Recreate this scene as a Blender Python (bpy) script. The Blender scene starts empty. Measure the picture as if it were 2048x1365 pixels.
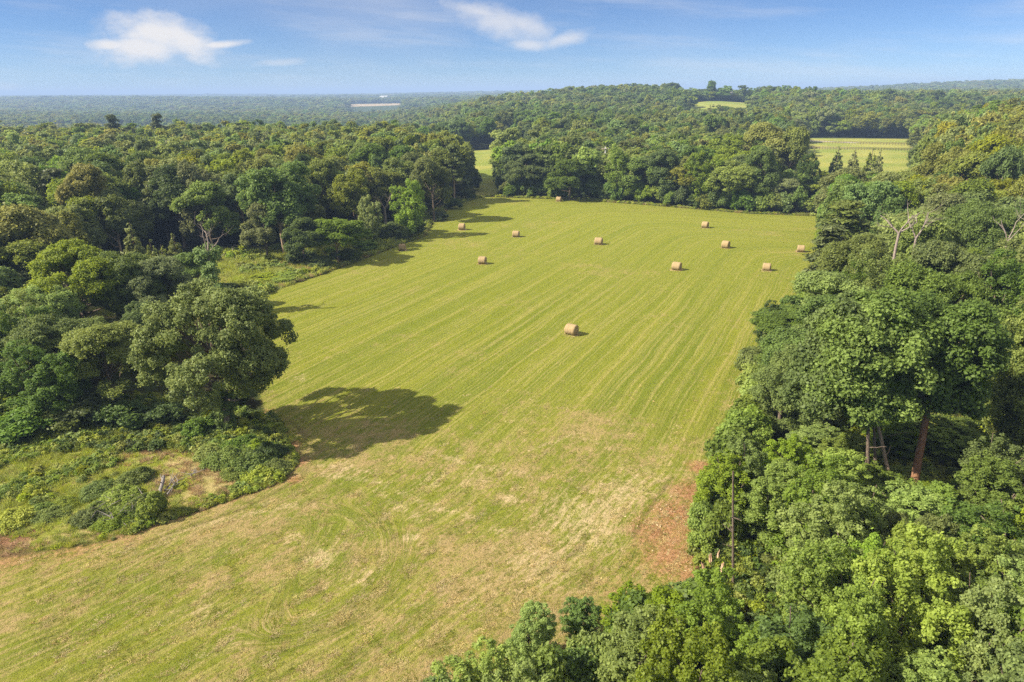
import bpy, math, random
import numpy as np
from mathutils import Vector, Matrix
R_ = math.radians
rng = np.random.default_rng(7)
random.seed(7)
sc = bpy.context.scene

# ------------------------------------------------------------------ camera
CAM = np.array([0.0, 0.0, 32.0]); PITCH = R_(20.15); ROLL = R_(0.45); FPX = 1365.0
_f = np.array([0, math.cos(PITCH), -math.sin(PITCH)])
_r0 = np.array([1.0, 0, 0]); _u0 = np.array([0, math.sin(PITCH), math.cos(PITCH)])
_r = _r0 * math.cos(ROLL) - _u0 * math.sin(ROLL)
_u = _u0 * math.cos(ROLL) + _r0 * math.sin(ROLL)
cd = bpy.data.cameras.new("camera"); cam = bpy.data.objects.new("camera", cd)
cd.sensor_width = 36.0; cd.lens = FPX / 2048 * 36.0
cd.clip_start = 0.5; cd.clip_end = 80000
M = Matrix(((_r[0], _u[0], -_f[0], CAM[0]), (_r[1], _u[1], -_f[1], CAM[1]), (_r[2], _u[2], -_f[2], CAM[2]), (0, 0, 0, 1)))
cam.matrix_world = M
sc.collection.objects.link(cam); sc.camera = cam


def ray(px, py):
    d = _f + _r * (px - 1024) / FPX - _u * (py - 682.5) / FPX
    return d


def F(px, py, z=0.0):
    """the point of the horizontal plane z that the photograph shows there"""
    d = ray(px, py); t = (z - CAM[2]) / d[2]
    p = CAM + d * t
    return (float(p[0]), float(p[1]))


def D(px, py, dist):
    """point seen at that place, dist metres forward: x, y, z"""
    d = ray(px, py); t = dist / d[1]; p = CAM + d * t
    return float(p[0]), float(p[1]), float(p[2])


def PROJ(p):
    q = np.asarray(p, float) - CAM
    w = q @ _f
    return 1024 + FPX * (q @ _r) / w, 682.5 - FPX * (q @ _u) / w, w


# ------------------------------------------------------------------ light
SUN_EL, SUN_DX, SUN_DY = R_(38), -math.cos(R_(13)), -math.sin(R_(13))
to_sun = Vector((SUN_DX * math.cos(SUN_EL), SUN_DY * math.cos(SUN_EL), math.sin(SUN_EL)))
sl = bpy.data.lights.new("sun", 'SUN'); sl.energy = 4.6; sl.angle = R_(0.6); sl.color = (1.0, 0.9, 0.74)
so = bpy.data.objects.new("sun", sl); so.rotation_euler = (-to_sun).to_track_quat('-Z', 'Y').to_euler()
sc.collection.objects.link(so)
sc.view_settings.view_transform = 'Standard'; sc.view_settings.look = 'None'
sc.view_settings.gamma = 1; sc.view_settings.exposure = 1.22


class NT:
    """small helper to write node trees"""
    def __init__(s, tree): s.t = tree; s.n = tree.nodes; s.l = tree.links

    def new(s, ty, **kw):
        n = s.n.new(ty)
        for k, v in kw.items(): setattr(n, k, v)
        return n

    def put(s, sock, v):
        if isinstance(v, (int, float)): sock.default_value = v
        elif isinstance(v, (tuple, list)): sock.default_value = tuple(v) if len(sock.default_value) == len(v) else tuple(v) + (1,)
        else: s.l.new(v, sock)

    def m(s, op, a, b=None, c=None, clamp=False):
        n = s.new('ShaderNodeMath', operation=op, use_clamp=clamp)
        s.put(n.inputs[0], a)
        if b is not None: s.put(n.inputs[1], b)
        if c is not None: s.put(n.inputs[2], c)
        return n.outputs[0]

    def add(s, a, b): return s.m('ADD', a, b)
    def mul(s, a, b): return s.m('MULTIPLY', a, b)
    def sub(s, a, b): return s.m('SUBTRACT', a, b)

    def step(s, v, lo, hi, a=0.0, b=1.0, smooth=True):
        n = s.new('ShaderNodeMapRange', interpolation_type='SMOOTHSTEP' if smooth else 'LINEAR')
        for i, x in enumerate((v, lo, hi, a, b)): s.put(n.inputs[i], x)
        return n.outputs[0]

    def mix(s, f, a, b):
        n = s.new('ShaderNodeMix', data_type='RGBA')
        s.put(n.inputs[0], f); s.put(n.inputs[6], a); s.put(n.inputs[7], b)
        return n.outputs[2]

    def noise(s, vec, scale, detail=3, rough=0.55, w=None):
        n = s.new('ShaderNodeTexNoise')
        if vec is not None: s.put(n.inputs['Vector'], vec)
        n.inputs['Scale'].default_value = scale; n.inputs['Detail'].default_value = detail
        n.inputs['Roughness'].default_value = rough
        return n.outputs[0]

    def vec(s, x, y, z=0.0):
        n = s.new('ShaderNodeCombineXYZ')
        for i, v in enumerate((x, y, z)): s.put(n.inputs[i], v)
        return n.outputs[0]

    def xyz(s, v):
        n = s.new('ShaderNodeSeparateXYZ'); s.put(n.inputs[0], v); return n.outputs

    def attr(s, name):
        return s.new('ShaderNodeAttribute', attribute_name=name).outputs['Fac']


w = bpy.data.worlds.new("World"); sc.world = w; w.use_nodes = True
w.node_tree.nodes.clear(); T = NT(w.node_tree)
sky = T.new('ShaderNodeTexSky', sky_type='NISHITA', sun_disc=False)
sky.sun_elevation = SUN_EL; sky.sun_rotation = math.atan2(SUN_DX, SUN_DY)
sky.altitude = 3000; sky.air_density = 0.9; sky.dust_density = 0.0; sky.ozone_density = 6.0
# clouds, laid out by azimuth and elevation (degrees) of the sky direction
gen = T.new('ShaderNodeTexCoord').outputs['Generated']
X, Y, Z = T.xyz(gen)[:3]
az = T.mul(T.m('ARCTAN2', X, Y), 57.2958)
el = T.mul(T.m('ARCSINE', Z), 57.2958)
base = T.vec(T.mul(az, 0.10), T.mul(el, 0.22), 0.0)
n1 = T.noise(base, 1.6, 5, 0.6)
n2 = T.noise(T.vec(T.mul(az, 0.10), T.mul(el, 0.22), 7.3), 1.6, 5, 0.6)
n3 = T.noise(T.vec(T.mul(az, 0.3), T.mul(el, 0.5), 3.1), 2.2, 6, 0.62)


def cloud(azc, elc, ra, re, ang, wob):
    a = T.add(T.sub(az, azc), T.mul(T.sub(n1, 0.5), wob))
    e = T.add(T.sub(el, elc), T.mul(T.sub(n2, 0.5), wob * 0.5))
    c, s = math.cos(R_(ang)), math.sin(R_(ang))
    p = T.m('DIVIDE', T.add(T.mul(a, c), T.mul(e, s)), ra)
    q = T.m('DIVIDE', T.sub(T.mul(e, c), T.mul(a, s)), re)
    return T.m('SQRT', T.add(T.mul(p, p), T.mul(q, q)))


def azel(px, py):
    d = ray(px, py); d = d / np.linalg.norm(d)
    return math.degrees(math.atan2(d[0], d[1])), math.degrees(math.asin(d[2]))


def union(items, soft=0.75):
    out = None
    for px, py, ra, re, ang, wob in items:
        a, e = azel(px, py)
        v = T.step(T.add(cloud(a, e, ra, re, ang, wob), T.mul(T.sub(n3, 0.5), 0.9)), 1.15, 1.15 - soft)
        out = v if out is None else T.m('MAXIMUM', out, v)
    return out


c1 = union([(318, 70, 4.0, 1.75, -4, 1.4), (290, 98, 3.8, 1.3, 6, 1.4), (365, 78, 3.4, 1.5, -22, 1.4), (440, 88, 2.2, 0.35, 6, 0.8), (225, 92, 1.8, 0.5, 0, 1.0)], 1.0)
c2 = union([(960, 22, 4.2, 0.75, -14, 1.8), (1045, 50, 3.6, 1.2, -20, 1.8), (1060, 88, 2.4, 0.6, 0, 1.2), (1130, 78, 2.4, 0.7, 14, 1.2), (1000, 45, 5.2, 1.5, -14, 1.8)], 1.15)
c3 = union([(580, 181, 2.6, 0.16, 1, 0.6), (560, 125, 2.6, 0.4, 4, 1.4), (10, 175, 1.2, 0.5, 0, 1.0)], 1.1)
veil = T.step(T.noise(T.vec(T.mul(az, 0.035), T.mul(el, 0.11), 1.7), 1.3, 4, 0.5), 0.36, 0.74)
veil = T.mul(veil, T.step(T.noise(T.vec(T.mul(az, 0.016), T.mul(el, 0.05), 9.7), 1.3, 2, 0.5), 0.3, 0.62))
fac = T.m('MAXIMUM', T.mul(c1, 0.95), T.m('MAXIMUM', T.mul(c2, 0.68), T.mul(c3, 0.42)))
veil = T.mul(veil, T.step(el, 0.5, 6.0, 0.3, 1.0))
fac = T.m('MAXIMUM', fac, T.add(T.mul(veil, 0.36), T.mul(T.step(T.noise(T.vec(T.mul(az, 0.05), T.mul(T.add(el, T.mul(az, 0.06)), 0.45), 4.4), 1.5, 5, 0.6), 0.45, 0.8), 0.25)))
fac = T.mul(fac, T.step(el, -0.5, 0.4))
hs = T.new('ShaderNodeHueSaturation'); T.put(hs.inputs['Color'], sky.outputs[0]); hs.inputs['Saturation'].default_value = 1.0
tn = T.new('ShaderNodeMix', data_type='RGBA', blend_type='MULTIPLY'); tn.inputs[0].default_value = 1; T.l.new(hs.outputs[0], tn.inputs[6]); tn.inputs[7].default_value = (0.82, 0.88, 0.98, 1)
high = T.mul(T.step(el, 14, 34), T.step(T.noise(gen, 2.2, 4, 0.55), 0.30, 0.58, 0.50, 1.0))     # unseen broken cloud added above the picture to whiten and lift fill light
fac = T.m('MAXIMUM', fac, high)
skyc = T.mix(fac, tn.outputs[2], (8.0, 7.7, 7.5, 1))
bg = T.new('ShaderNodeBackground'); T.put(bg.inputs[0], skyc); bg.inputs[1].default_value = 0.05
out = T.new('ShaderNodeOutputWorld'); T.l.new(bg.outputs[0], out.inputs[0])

cy = sc.cycles
cy.max_bounces = 4; cy.diffuse_bounces = 2; cy.glossy_bounces = 1; cy.transmission_bounces = 2
cy.volume_bounces = 0; cy.transparent_max_bounces = 4; cy.use_denoising = False
sc.render.filter_size = 1.2
cy.use_adaptive_sampling = True; cy.adaptive_threshold = 0.02
cy.caustics_reflective = False; cy.caustics_refractive = False


# ------------------------------------------------------------------ mesh helpers
def mesh_np(name, verts, faces, mats=(), attrs=None, smooth=False, mat_index=None):
    """verts (n,3), faces (m,k) all of one size"""
    me = bpy.data.meshes.new(name)
    verts = np.asarray(verts, np.float32); faces = np.asarray(faces, np.int32)
    me.vertices.add(len(verts)); me.vertices.foreach_set('co', verts.ravel())
    if len(faces):
        k = faces.shape[1]
        me.loops.add(faces.size); me.loops.foreach_set('vertex_index', faces.ravel())
        me.polygons.add(len(faces))
        me.polygons.foreach_set('loop_start', np.arange(0, faces.size, k, dtype=np.int32))
        if smooth: me.polygons.foreach_set('use_smooth', np.ones(len(faces), bool))
        if mat_index is not None: me.polygons.foreach_set('material_index', np.asarray(mat_index, np.int32))
    for k_, v in (attrs or {}).items():
        v = np.asarray(v)
        a = me.attributes.new(k_, 'INT' if v.dtype.kind == 'i' else ('FLOAT_VECTOR' if v.ndim == 2 else 'FLOAT'), 'POINT')
        a.data.foreach_set('vector' if v.ndim == 2 else 'value', v.astype(np.int32 if v.dtype.kind == 'i' else np.float32).ravel())
    for m_ in mats: me.materials.append(m_)
    me.update(calc_edges=True)
    return me


def link(name, me, parent=None, **props):
    o = bpy.data.objects.new(name, me); sc.collection.objects.link(o)
    if parent is not None: o.parent = parent
    for k, v in props.items(): o[k] = v
    return o


def thing(name, label, cat, loc=(0, 0, 0), rotz=0.0, scale=(1, 1, 1), group=None):
    o = bpy.data.objects.new(name, None); sc.collection.objects.link(o)
    o.empty_display_size = 0.3
    o.location = loc; o.rotation_euler = (0, 0, rotz); o.scale = scale
    o['label'] = label; o['category'] = cat
    if group: o['group'] = group
    return o


def tubes(paths, sides=6):
    """paths: list of (points (n,3), radii (n,)) -> verts, quads"""
    V = []; Q = []; off = 0
    ang = np.linspace(0, 2 * np.pi, sides, endpoint=False)
    for P, Rr in paths:
        P = np.asarray(P, float); Rr = np.asarray(Rr, float)
        n = len(P); tg = np.gradient(P, axis=0); tg /= np.linalg.norm(tg, axis=1)[:, None] + 1e-9
        ref = np.array([0.31, 0.93, 0.17]); a = np.cross(tg, ref); a /= np.linalg.norm(a, axis=1)[:, None] + 1e-9
        b = np.cross(tg, a)
        ring = P[:, None, :] + Rr[:, None, None] * (np.cos(ang)[None, :, None] * a[:, None, :] + np.sin(ang)[None, :, None] * b[:, None, :])
        V.append(ring.reshape(-1, 3))
        i = np.arange(n - 1)[:, None] * sides; j = np.arange(sides)[None, :]; j2 = (j + 1) % sides
        Q.append(np.stack([i + j, i + j2, i + sides + j2, i + sides + j], -1).reshape(-1, 4) + off)
        off += n * sides
    return np.concatenate(V), np.concatenate(Q)


def wobble_path(a, b, n, amp, r0, r1, g, sag=0.0):
    t = np.linspace(0, 1, n); a = np.asarray(a, float); b = np.asarray(b, float)
    P = a + (b - a) * t[:, None]
    nz = g.normal(0, amp, (n, 3)); nz[0] = 0; P = P + np.cumsum(nz, 0) * 0.5
    P[:, 2] += sag * np.sin(np.pi * t)
    return P, r0 + (r1 - r0) * t


def sph(g, n):
    v = g.normal(size=(n, 3)); return v / (np.linalg.norm(v, axis=1)[:, None] + 1e-9)


def nrm(v): return v / (np.linalg.norm(v, axis=1)[:, None] + 1e-9)


def leaf_quads(c, outd, size, g, elong=1.5, outw=0.75, up=0.40):
    n = len(c)
    nn = nrm(outd * outw + sph(g, n) * 0.8 + np.array([0, 0, up]))
    t = nrm(np.cross(nn, sph(g, n))); b = np.cross(nn, t)
    s = size[:, None] * 0.5
    V = np.stack([c - t * s * elong, c - b * s + nn * s * 0.15, c + t * s * elong, c + b * s + nn * s * 0.15], 1)
    return V.reshape(-1, 3), np.arange(n * 4).reshape(n, 4)


def fill_lobes(lc, lr, lo, leaf, cover, g, squash=0.8, elong=1.5, ctint=None):
    """leaves on the outer shells of many small clumps; lc centres, lr radii, lo outward directions"""
    area = leaf * leaf * elong * 0.5
    cnt = np.maximum(4, (cover * 4 * np.pi * lr ** 2 / area).astype(int))
    idx = np.repeat(np.arange(len(lc)), cnt); n = len(idx)
    d = nrm(sph(g, n) + lo[idx] * 0.45 + np.array([0, 0, 0.22]))
    rad = lr[idx] * (0.45 + 0.6 * g.random(n) ** 0.7) * np.where(g.random(n) < 0.16, 1.0 + 0.45 * g.random(n), 1.0)
    # twiggy raggedness: second-order bumps on each clump
    bump = np.sin(d[:, 0] * 7 + idx * 1.7) * np.sin(d[:, 1] * 8 + idx * 2.3) * np.sin(d[:, 2] * 7 + idx * 0.9)
    rad = rad * (1 + 0.35 * bump)
    c = lc[idx] + d * rad[:, None] * np.array([1, 1, squash])
    size = leaf * (0.65 + 0.7 * g.random(n))
    V, Q = leaf_quads(c, d, size, g, elong)
    ct = (g.random(len(lc)) if ctint is None else ctint)[idx]
    tint = np.clip(0.55 * g.random(n) + 0.45 * ct, 0, 1)
    return V, Q, np.repeat(tint, 4)


def lobes_round(g, n, a, c, zc, lr, low=-0.5, inner=0.25, irr=0.2, top=1.0):
    """clump centres over an uneven rounded crown of half width a, half height c"""
    d = sph(g, n * 3); d = d[d[:, 2] > low][:n]
    ph = g.random(6) * 6.28
    ir = 1 + irr * (np.sin(d[:, 0] * 3.1 + ph[0]) * np.cos(d[:, 1] * 2.7 + ph[1]) + 0.7 * np.sin(d[:, 2] * 4.3 + ph[2] + d[:, 0] * 2.0) + 0.4 * np.sin(np.arctan2(d[:, 1], d[:, 0]) * 5 + ph[3]))
    fr = np.where(g.random(len(d)) < inner, 0.45 + 0.4 * g.random(len(d)), 0.86 + 0.16 * g.random(len(d)))
    r = lr * (0.6 + 0.75 * g.random(len(d)))
    p = d * np.array([a - lr * 0.6, a - lr * 0.6, c - lr * 0.5]) * (ir * fr)[:, None]
    p[:, 2] += zc
    return p, r, d


def lobes_bough(g, nb, a, c, zc, br, nl, lr, low=-0.45, irr=0.14):
    """boughs spread over the crown, each carrying its own clumps: an uneven, lumpy outline with gaps"""
    bc, bR, bd = lobes_round(g, nb, a - br * 0.35, c - br * 0.3, zc, br, low=low, inner=0.12, irr=irr)
    per = np.maximum(4, (nl * bR ** 2 / (bR ** 2).sum()).astype(int)); ix = np.repeat(np.arange(len(bc)), per); n = len(ix)
    d = nrm(sph(g, n) + bd[ix] * 0.7 + np.array([0, 0, 0.3]))
    p = bc[ix] + d * (bR[ix] * (0.72 + 0.3 * g.random(n)))[:, None] * np.array([1, 1, 0.95])
    return p, lr * (0.6 + 0.7 * g.random(n)), d


def limb_paths(g, lc, lr, base_z, trunk_r, k, a=None):
    """trunk up to the crown and limbs reaching k of the clumps"""
    zc = lc[:, 2].mean(); top = lc[:, 2].max()
    th = zc + (top - zc) * 0.35
    P, Rr = wobble_path((0, 0, -0.4), (g.normal(0, .3), g.normal(0, .3), th), 9, 0.10, trunk_r, trunk_r * 0.3, g)
    Rr[0] *= 1.45; Rr[1] *= 1.1
    paths = [(P, Rr)]
    pick = g.choice(len(lc), min(k, len(lc)), replace=False)
    for i in pick:
        f = np.clip((lc[i, 2] - base_z) / max(th - base_z, 1e-3) * 0.6, 0.12, 0.9)
        z0 = base_z + (th - base_z) * f * g.uniform(0.75, 1.0)
        z0 = min(z0, th * 0.97)
        j = z0 / th * 8; j0 = int(min(j, 7)); s = P[j0] + (P[j0 + 1] - P[j0]) * (j - j0)
        rr = Rr[min(j0 + 1, 8)] * 0.55
        paths.append(wobble_path(s, lc[i] + np.array([0, 0, -lr[i] * .2]), 6, 0.09 * np.linalg.norm(lc[i] - s) ** 0.6, rr, 0.025, g, sag=-0.03 * np.linalg.norm(lc[i] - s)))
    return paths


# ------------------------------------------------------------------ materials
def leaf_mat(name, dark, light, trans=0.42, hue=0.012, val=0.25, rough=0.55):
    m = bpy.data.materials.new(name); m.use_nodes = True; m.node_tree.nodes.clear(); t = NT(m.node_tree)
    tint = t.attr('tint')
    info = t.new('ShaderNodeObjectInfo')
    col = t.mix(tint, dark, light)
    hs = t.new('ShaderNodeHueSaturation'); t.put(hs.inputs['Color'], col)
    t.put(hs.inputs['Hue'], t.step(info.outputs['Random'], 0, 1, 0.5 - hue, 0.5 + hue, False))
    r2 = t.m('FRACT', t.mul(info.outputs['Random'], 7.31))
    t.put(hs.inputs['Value'], t.step(r2, 0, 1, 1 - val, 1 + val, False))
    r3 = t.m('FRACT', t.mul(info.outputs['Random'], 13.7))
    t.put(hs.inputs['Saturation'], t.step(r3, 0, 1, 0.82, 1.08, False))
    c = hs.outputs[0]
    pb = t.new('ShaderNodeBsdfPrincipled'); t.put(pb.inputs['Base Color'], c)
    pb.inputs['Roughness'].default_value = rough; pb.inputs['Specular IOR Level'].default_value = 0.22
    tr = t.new('ShaderNodeBsdfTranslucent')
    g2 = t.new('ShaderNodeHueSaturation'); t.put(g2.inputs['Color'], c); g2.inputs['Hue'].default_value = 0.485; g2.inputs['Value'].default_value = 1.5
    t.l.new(g2.outputs[0], tr.inputs[0])
    mx = t.new('ShaderNodeMixShader'); mx.inputs[0].default_value = trans
    t.l.new(pb.outputs[0], mx.inputs[1]); t.l.new(tr.outputs[0], mx.inputs[2])
    o = t.new('ShaderNodeOutputMaterial'); t.l.new(mx.outputs[0], o.inputs[0])
    return m


LM = {
    'olive':  leaf_mat('olive_leaves',  (0.104, 0.136, 0.018), (0.255, 0.310, 0.042)),
    'green':  leaf_mat('green_leaves',  (0.080, 0.132, 0.022), (0.205, 0.305, 0.052)),
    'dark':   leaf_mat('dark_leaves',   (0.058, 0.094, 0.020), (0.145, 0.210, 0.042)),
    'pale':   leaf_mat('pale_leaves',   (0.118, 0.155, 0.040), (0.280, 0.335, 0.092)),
    'fresh':  leaf_mat('fresh_leaves',  (0.120, 0.180, 0.026), (0.285, 0.375, 0.056), 0.45),
    'golden': leaf_mat('golden_leaves', (0.140, 0.155, 0.018), (0.310, 0.320, 0.040)),
    'needle': leaf_mat('needles',       (0.065, 0.090, 0.022), (0.160, 0.195, 0.050), 0.2),
    'cedar':  leaf_mat('cedar_needles', (0.120, 0.150, 0.030), (0.260, 0.300, 0.065), 0.25),
    'oak':    leaf_mat('oak_leaves',    (0.104, 0.140, 0.020), (0.275, 0.335, 0.052), 0.38),
    'sapling': leaf_mat('sapling_leaves', (0.118, 0.180, 0.030), (0.300, 0.395, 0.078), 0.45),
    'lime':   leaf_mat('lime_leaves',   (0.140, 0.205, 0.022), (0.330, 0.430, 0.055), 0.48),
    'dry':    leaf_mat('dry_grass',     (0.300, 0.210, 0.100), (0.500, 0.370, 0.190), 0.3),
    'weed':   leaf_mat('weed_leaves',   (0.190, 0.240, 0.026), (0.400, 0.450, 0.065), 0.35),
}
COLWORD = {'sapling': 'light green', 'lime': 'lime green', 'olive': 'olive', 'green': 'mid green', 'dark': 'dark green', 'pale': 'pale grey green', 'fresh': 'bright green', 'golden': 'yellow green'}


def bark_mat(name, c0, c1, scale=6):
    m = bpy.data.materials.new(name); m.use_nodes = True; t = NT(m.node_tree); pb = t.n['Principled BSDF']
    oc = t.new('ShaderNodeTexCoord').outputs['Object']
    x, y, z = t.xyz(oc)[:3]
    n = t.noise(t.vec(t.mul(x, 4), t.mul(y, 4), t.mul(z, 0.7)), scale, 4, 0.6)
    t.put(pb.inputs['Base Color'], t.mix(t.step(n, 0.3, 0.7), c0, c1)); pb.inputs['Roughness'].default_value = 0.9
    pb.inputs['Specular IOR Level'].default_value = 0.1
    b = t.new('ShaderNodeBump'); t.put(b.inputs['Height'], n); b.inputs['Distance'].default_value = 0.04; t.l.new(b.outputs[0], pb.inputs['Normal'])
    return m


BARK = bark_mat('bark', (0.07, 0.05, 0.036), (0.20, 0.16, 0.125))
PALEBARK = bark_mat('pale_bark', (0.24, 0.17, 0.115), (0.44, 0.34, 0.25))
DEADWOOD = bark_mat('dead_wood', (0.17, 0.13, 0.11), (0.40, 0.34, 0.30))
REDBARK = bark_mat('reddish_bark', (0.15, 0.075, 0.04), (0.34, 0.19, 0.11))

# ------------------------------------------------------------------ terrain
def S(t): t = np.clip(t, 0, 1); return t * t * (3 - 2 * t)


def TZ(x, y):
    x = np.asarray(x, float); y = np.asarray(y, float)
    az_ = x / np.maximum(y, 1)
    z = 0 * x
    # rolling hill beyond the far trees and the farm plateau beside it
    z = z + 20 * np.exp(-((x - 150) / 170) ** 2 - ((y - 930) / 260) ** 2)
    z = z + 7.5 * S((az_ - 0.20) / 0.10) * S((y - 520) / 190) * (1 - S((y - 1000) / 900))
    z = z + 30 * np.exp(-((az_ - 0.78) / 0.32) ** 2 - ((y - 2600) / 800) ** 2)
    z = z + 6 * S((az_ - 0.59) / 0.1) * S((y - 120) / 120) * (1 - S((y - 300) / 60))
    # shallow valley on the other side
    z = z - 24 * S((-az_ + 0.0) / 0.22) * S((y - 330) / 260) * (1 - 0.62 * S((y - 1150) / 1500))
    far = S((y - 900) / 1500)
    z = z + far * (9 * np.sin(x / 900 + 1.3 + y / 1500) * np.sin(y / 480 + 0.4) + 5 * np.sin(x / 420 + y / 260))
    z = z + 6 * S((y - 5200) / 900) * np.exp(-((az_ + 0.45) / 0.35) ** 2)
    return z


# outlines on the ground, in metres (read off the photograph, laid on the ground plane)
LEFT_EDGE = [F(*p) for p in [(0, 1118), (220, 1083), (430, 1012), (560, 968), (602, 925)]] + [(-20.5, 57), (-25.5, 64), (-31, 75), (-37, 90), (-43.5, 109)] + \
    [F(*p) for p in [(640, 550), (740, 513), (850, 472), (866, 440), (905, 412), (955, 397)]]
FAR_EDGE = [F(*p) for p in [(990, 395), (1150, 400), (1300, 411), (1500, 428), (1640, 433)]]
RIGHT_EDGE = [(83, 183), (64, 140), (52.5, 112), (39.5, 95), (31, 80), (25.5, 68), (20, 57), (17, 50), (14, 43), (12.5, 38), (7, 32), (1, 28.5), (-4, 26), (-8, 20), (-10, 8)]
FIELD = np.array([(-90, 8), (-90, 26)] + LEFT_EDGE + FAR_EDGE + RIGHT_EDGE)
ROUGH_NEAR = np.array([(-95, 30)] + LEFT_EDGE[:5] + [(-20.5, 57), (-26, 60), (-40, 58.5), (-52, 60), (-95, 66)])
CLEARING = np.array([(-43, 107), (-47, 98), (-64, 100), (-76, 112), (-74, 128), (-58, 146), (-44, 152), (-38, 166), (-24, 182), (-14, 215)] + LEFT_EDGE[::-1][:6])
LANE = np.array([(-17, 214), (-4, 222), (-5, 262), (10, 292), (14, 410), (-44, 410), (-46, 300), (-17, 268)])
MEADOW = np.array([(99, 236), (138, 236), (186, 325), (262, 462), (192, 474), (140, 342)])
HILLFIELD = np.array([(150, 618), (207, 618), (232, 690), (262, 700), (268, 790), (188, 800), (176, 700)])
STRIP_A = np.array([(-420, 660), (-180, 660), (-215, 905), (-470, 880)])
STRIP_B = np.array([(-100, 560), (-50, 560), (-45, 700), (-100, 700)])
TANFIELD = np.array([(-0.226 * 1500, 1500), (-0.145 * 1500, 1500), (-0.145 * 2620, 2620), (-0.226 * 2620, 2620)])
TANCOL = np.array([(-0.224 * 2300, 2300), (-0.148 * 2300, 2300), (-0.148 * 2560, 2560), (-0.224 * 2560, 2560)])
STRIP_C = np.array([(330, 560), (400, 560), (430, 620), (350, 620)])
STRIP_D = np.array([(-700, 1000), (-420, 1000), (-380, 1150), (-800, 1200)])
STRIP_E = np.array([(-330, 1500), (-60, 1500), (-60, 1800), (-380, 1800)])
STRIP_G = np.array([(900, 1500), (1050, 1500), (1100, 1750), (940, 1750)])
HOLLOW = np.array([(31, 48), (36.5, 46), (37.5, 49.5), (36, 50.5), (32, 51)])   # gap in front of the leaning trunks


def sdf(poly, x, y):
    """signed distance, positive inside"""
    P = np.stack([np.asarray(x, float).ravel(), np.asarray(y, float).ravel()], 1); n = len(poly)
    d = np.full(len(P), 1e18); inside = np.zeros(len(P), bool)
    for i in range(n):
        a = poly[i]; b = poly[(i + 1) % n]; e = b - a; v = P - a
        t = np.clip((v @ e) / (e @ e), 0, 1); q = v - e * t[:, None]
        d = np.minimum(d, (q ** 2).sum(1))
        c = (a[1] <= P[:, 1]) != (b[1] <= P[:, 1])
        if abs(e[1]) > 1e-9:
            xi = a[0] + (P[:, 1] - a[1]) / e[1] * e[0]
            inside ^= c & (P[:, 0] < xi)
    return (np.sqrt(d) * np.where(inside, 1, -1)).reshape(np.shape(x))


def pldist(pts, x, y):
    d = np.full(np.shape(x), 1e9)
    for i in range(len(pts) - 1):
        a = np.array(pts[i]); e = np.array(pts[i + 1]) - a
        t = np.clip(((x - a[0]) * e[0] + (y - a[1]) * e[1]) / (e @ e), 0, 1)
        d = np.minimum(d, np.hypot(x - a[0] - e[0] * t, y - a[1] - e[1] * t))
    return d


def spaced(lo, hi, step, out, grow, far):
    a = list(np.arange(lo, hi + 1e-6, step)); s = step; v = hi
    while v < far: s *= grow; v += s; a.append(v)
    v = lo; s = step; b = []
    while v > -out: s *= grow; v -= s; b.append(v)
    return np.array(b[::-1] + a)


gx = spaced(-80, 90, 0.42, 30000, 1.10, 30000)
gy1 = spaced(14, 75, 0.34, 400, 1.35, 75.2)
gy2 = spaced(75.6, 240, 0.62, -75.5, 1.05, 45000); gy2 = gy2[gy2 > 75.4]
gy = np.concatenate([gy1[gy1 < 75.4], gy2])
GX, GY = np.meshgrid(gx, gy); GZ = TZ(GX, GY)
nx, ny = len(gx), len(gy)
dF = sdf(FIELD, GX, GY)
dM = np.maximum.reduce([sdf(p, GX, GY) for p in (MEADOW, HILLFIELD, STRIP_A, STRIP_B, STRIP_C, STRIP_D, STRIP_E, STRIP_G)])
dL = sdf(LANE, GX, GY); dT = sdf(TANCOL, GX, GY)
dR = np.maximum(sdf(ROUGH_NEAR, GX, GY), sdf(CLEARING, GX, GY))
# mowing rounds: distance from the left side, rounded into distance from the far side
th = R_(27)
a_ = (GX - (-43.5)) * math.cos(th) - (GY - 109) * math.sin(th)
a_ = a_ - 0.0085 * np.maximum(56 - GY, 0) ** 2 * -1.0
P1 = np.array(FAR_EDGE[0]); P2 = np.array(FAR_EDGE[-1]); e_ = (P2 - P1) / np.linalg.norm(P2 - P1)
b_ = -((GX - P1[0]) * -e_[1] + (GY - P1[1]) * e_[0])
b_ = b_ * 1.5; k_ = 16.0; h_ = np.clip(0.5 + 0.5 * (b_ - a_) / k_, 0, 1)
mow = b_ * (1 - h_) + a_ * h_ - k_ * h_ * (1 - h_)
along = GX * math.sin(th) + GY * math.cos(th)
# the lines wander where the machine turned near the camera
wv_ = S((74 - GY) / 26)
mow = mow + wv_ * 0.22 * (1.6 * np.sin(GX / 6.1 + np.sin(GY / 7.3) * 1.4) * np.sin(GY / 8.2 + 0.7) + 0.8 * np.sin(GX / 3.1 + GY / 4.7 + 1.1))
sw2 = np.array(F(600, 1130)); q_ = np.hypot(GX - sw2[0], GY - sw2[1]); ea_ = (GX - sw2[0]) / (q_ + .01)
wgt = 0.32 * S((8.5 - q_) / 3.0) * S((ea_ + 0.35) / 0.6); mow = mow * (1 - wgt) + (q_ + 30) * wgt
straw_arcs = np.zeros_like(GX)
for rr_ in (2.2, 3.4, 4.5, 5.7, 7.0, 8.4): straw_arcs = np.maximum(straw_arcs, (.55 + .2 * np.sin(rr_ * 5)) * np.exp(-((q_ - rr_) / .36) ** 2) * S((ea_ + .2) / .5))
dirt = np.zeros_like(GX)
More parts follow.
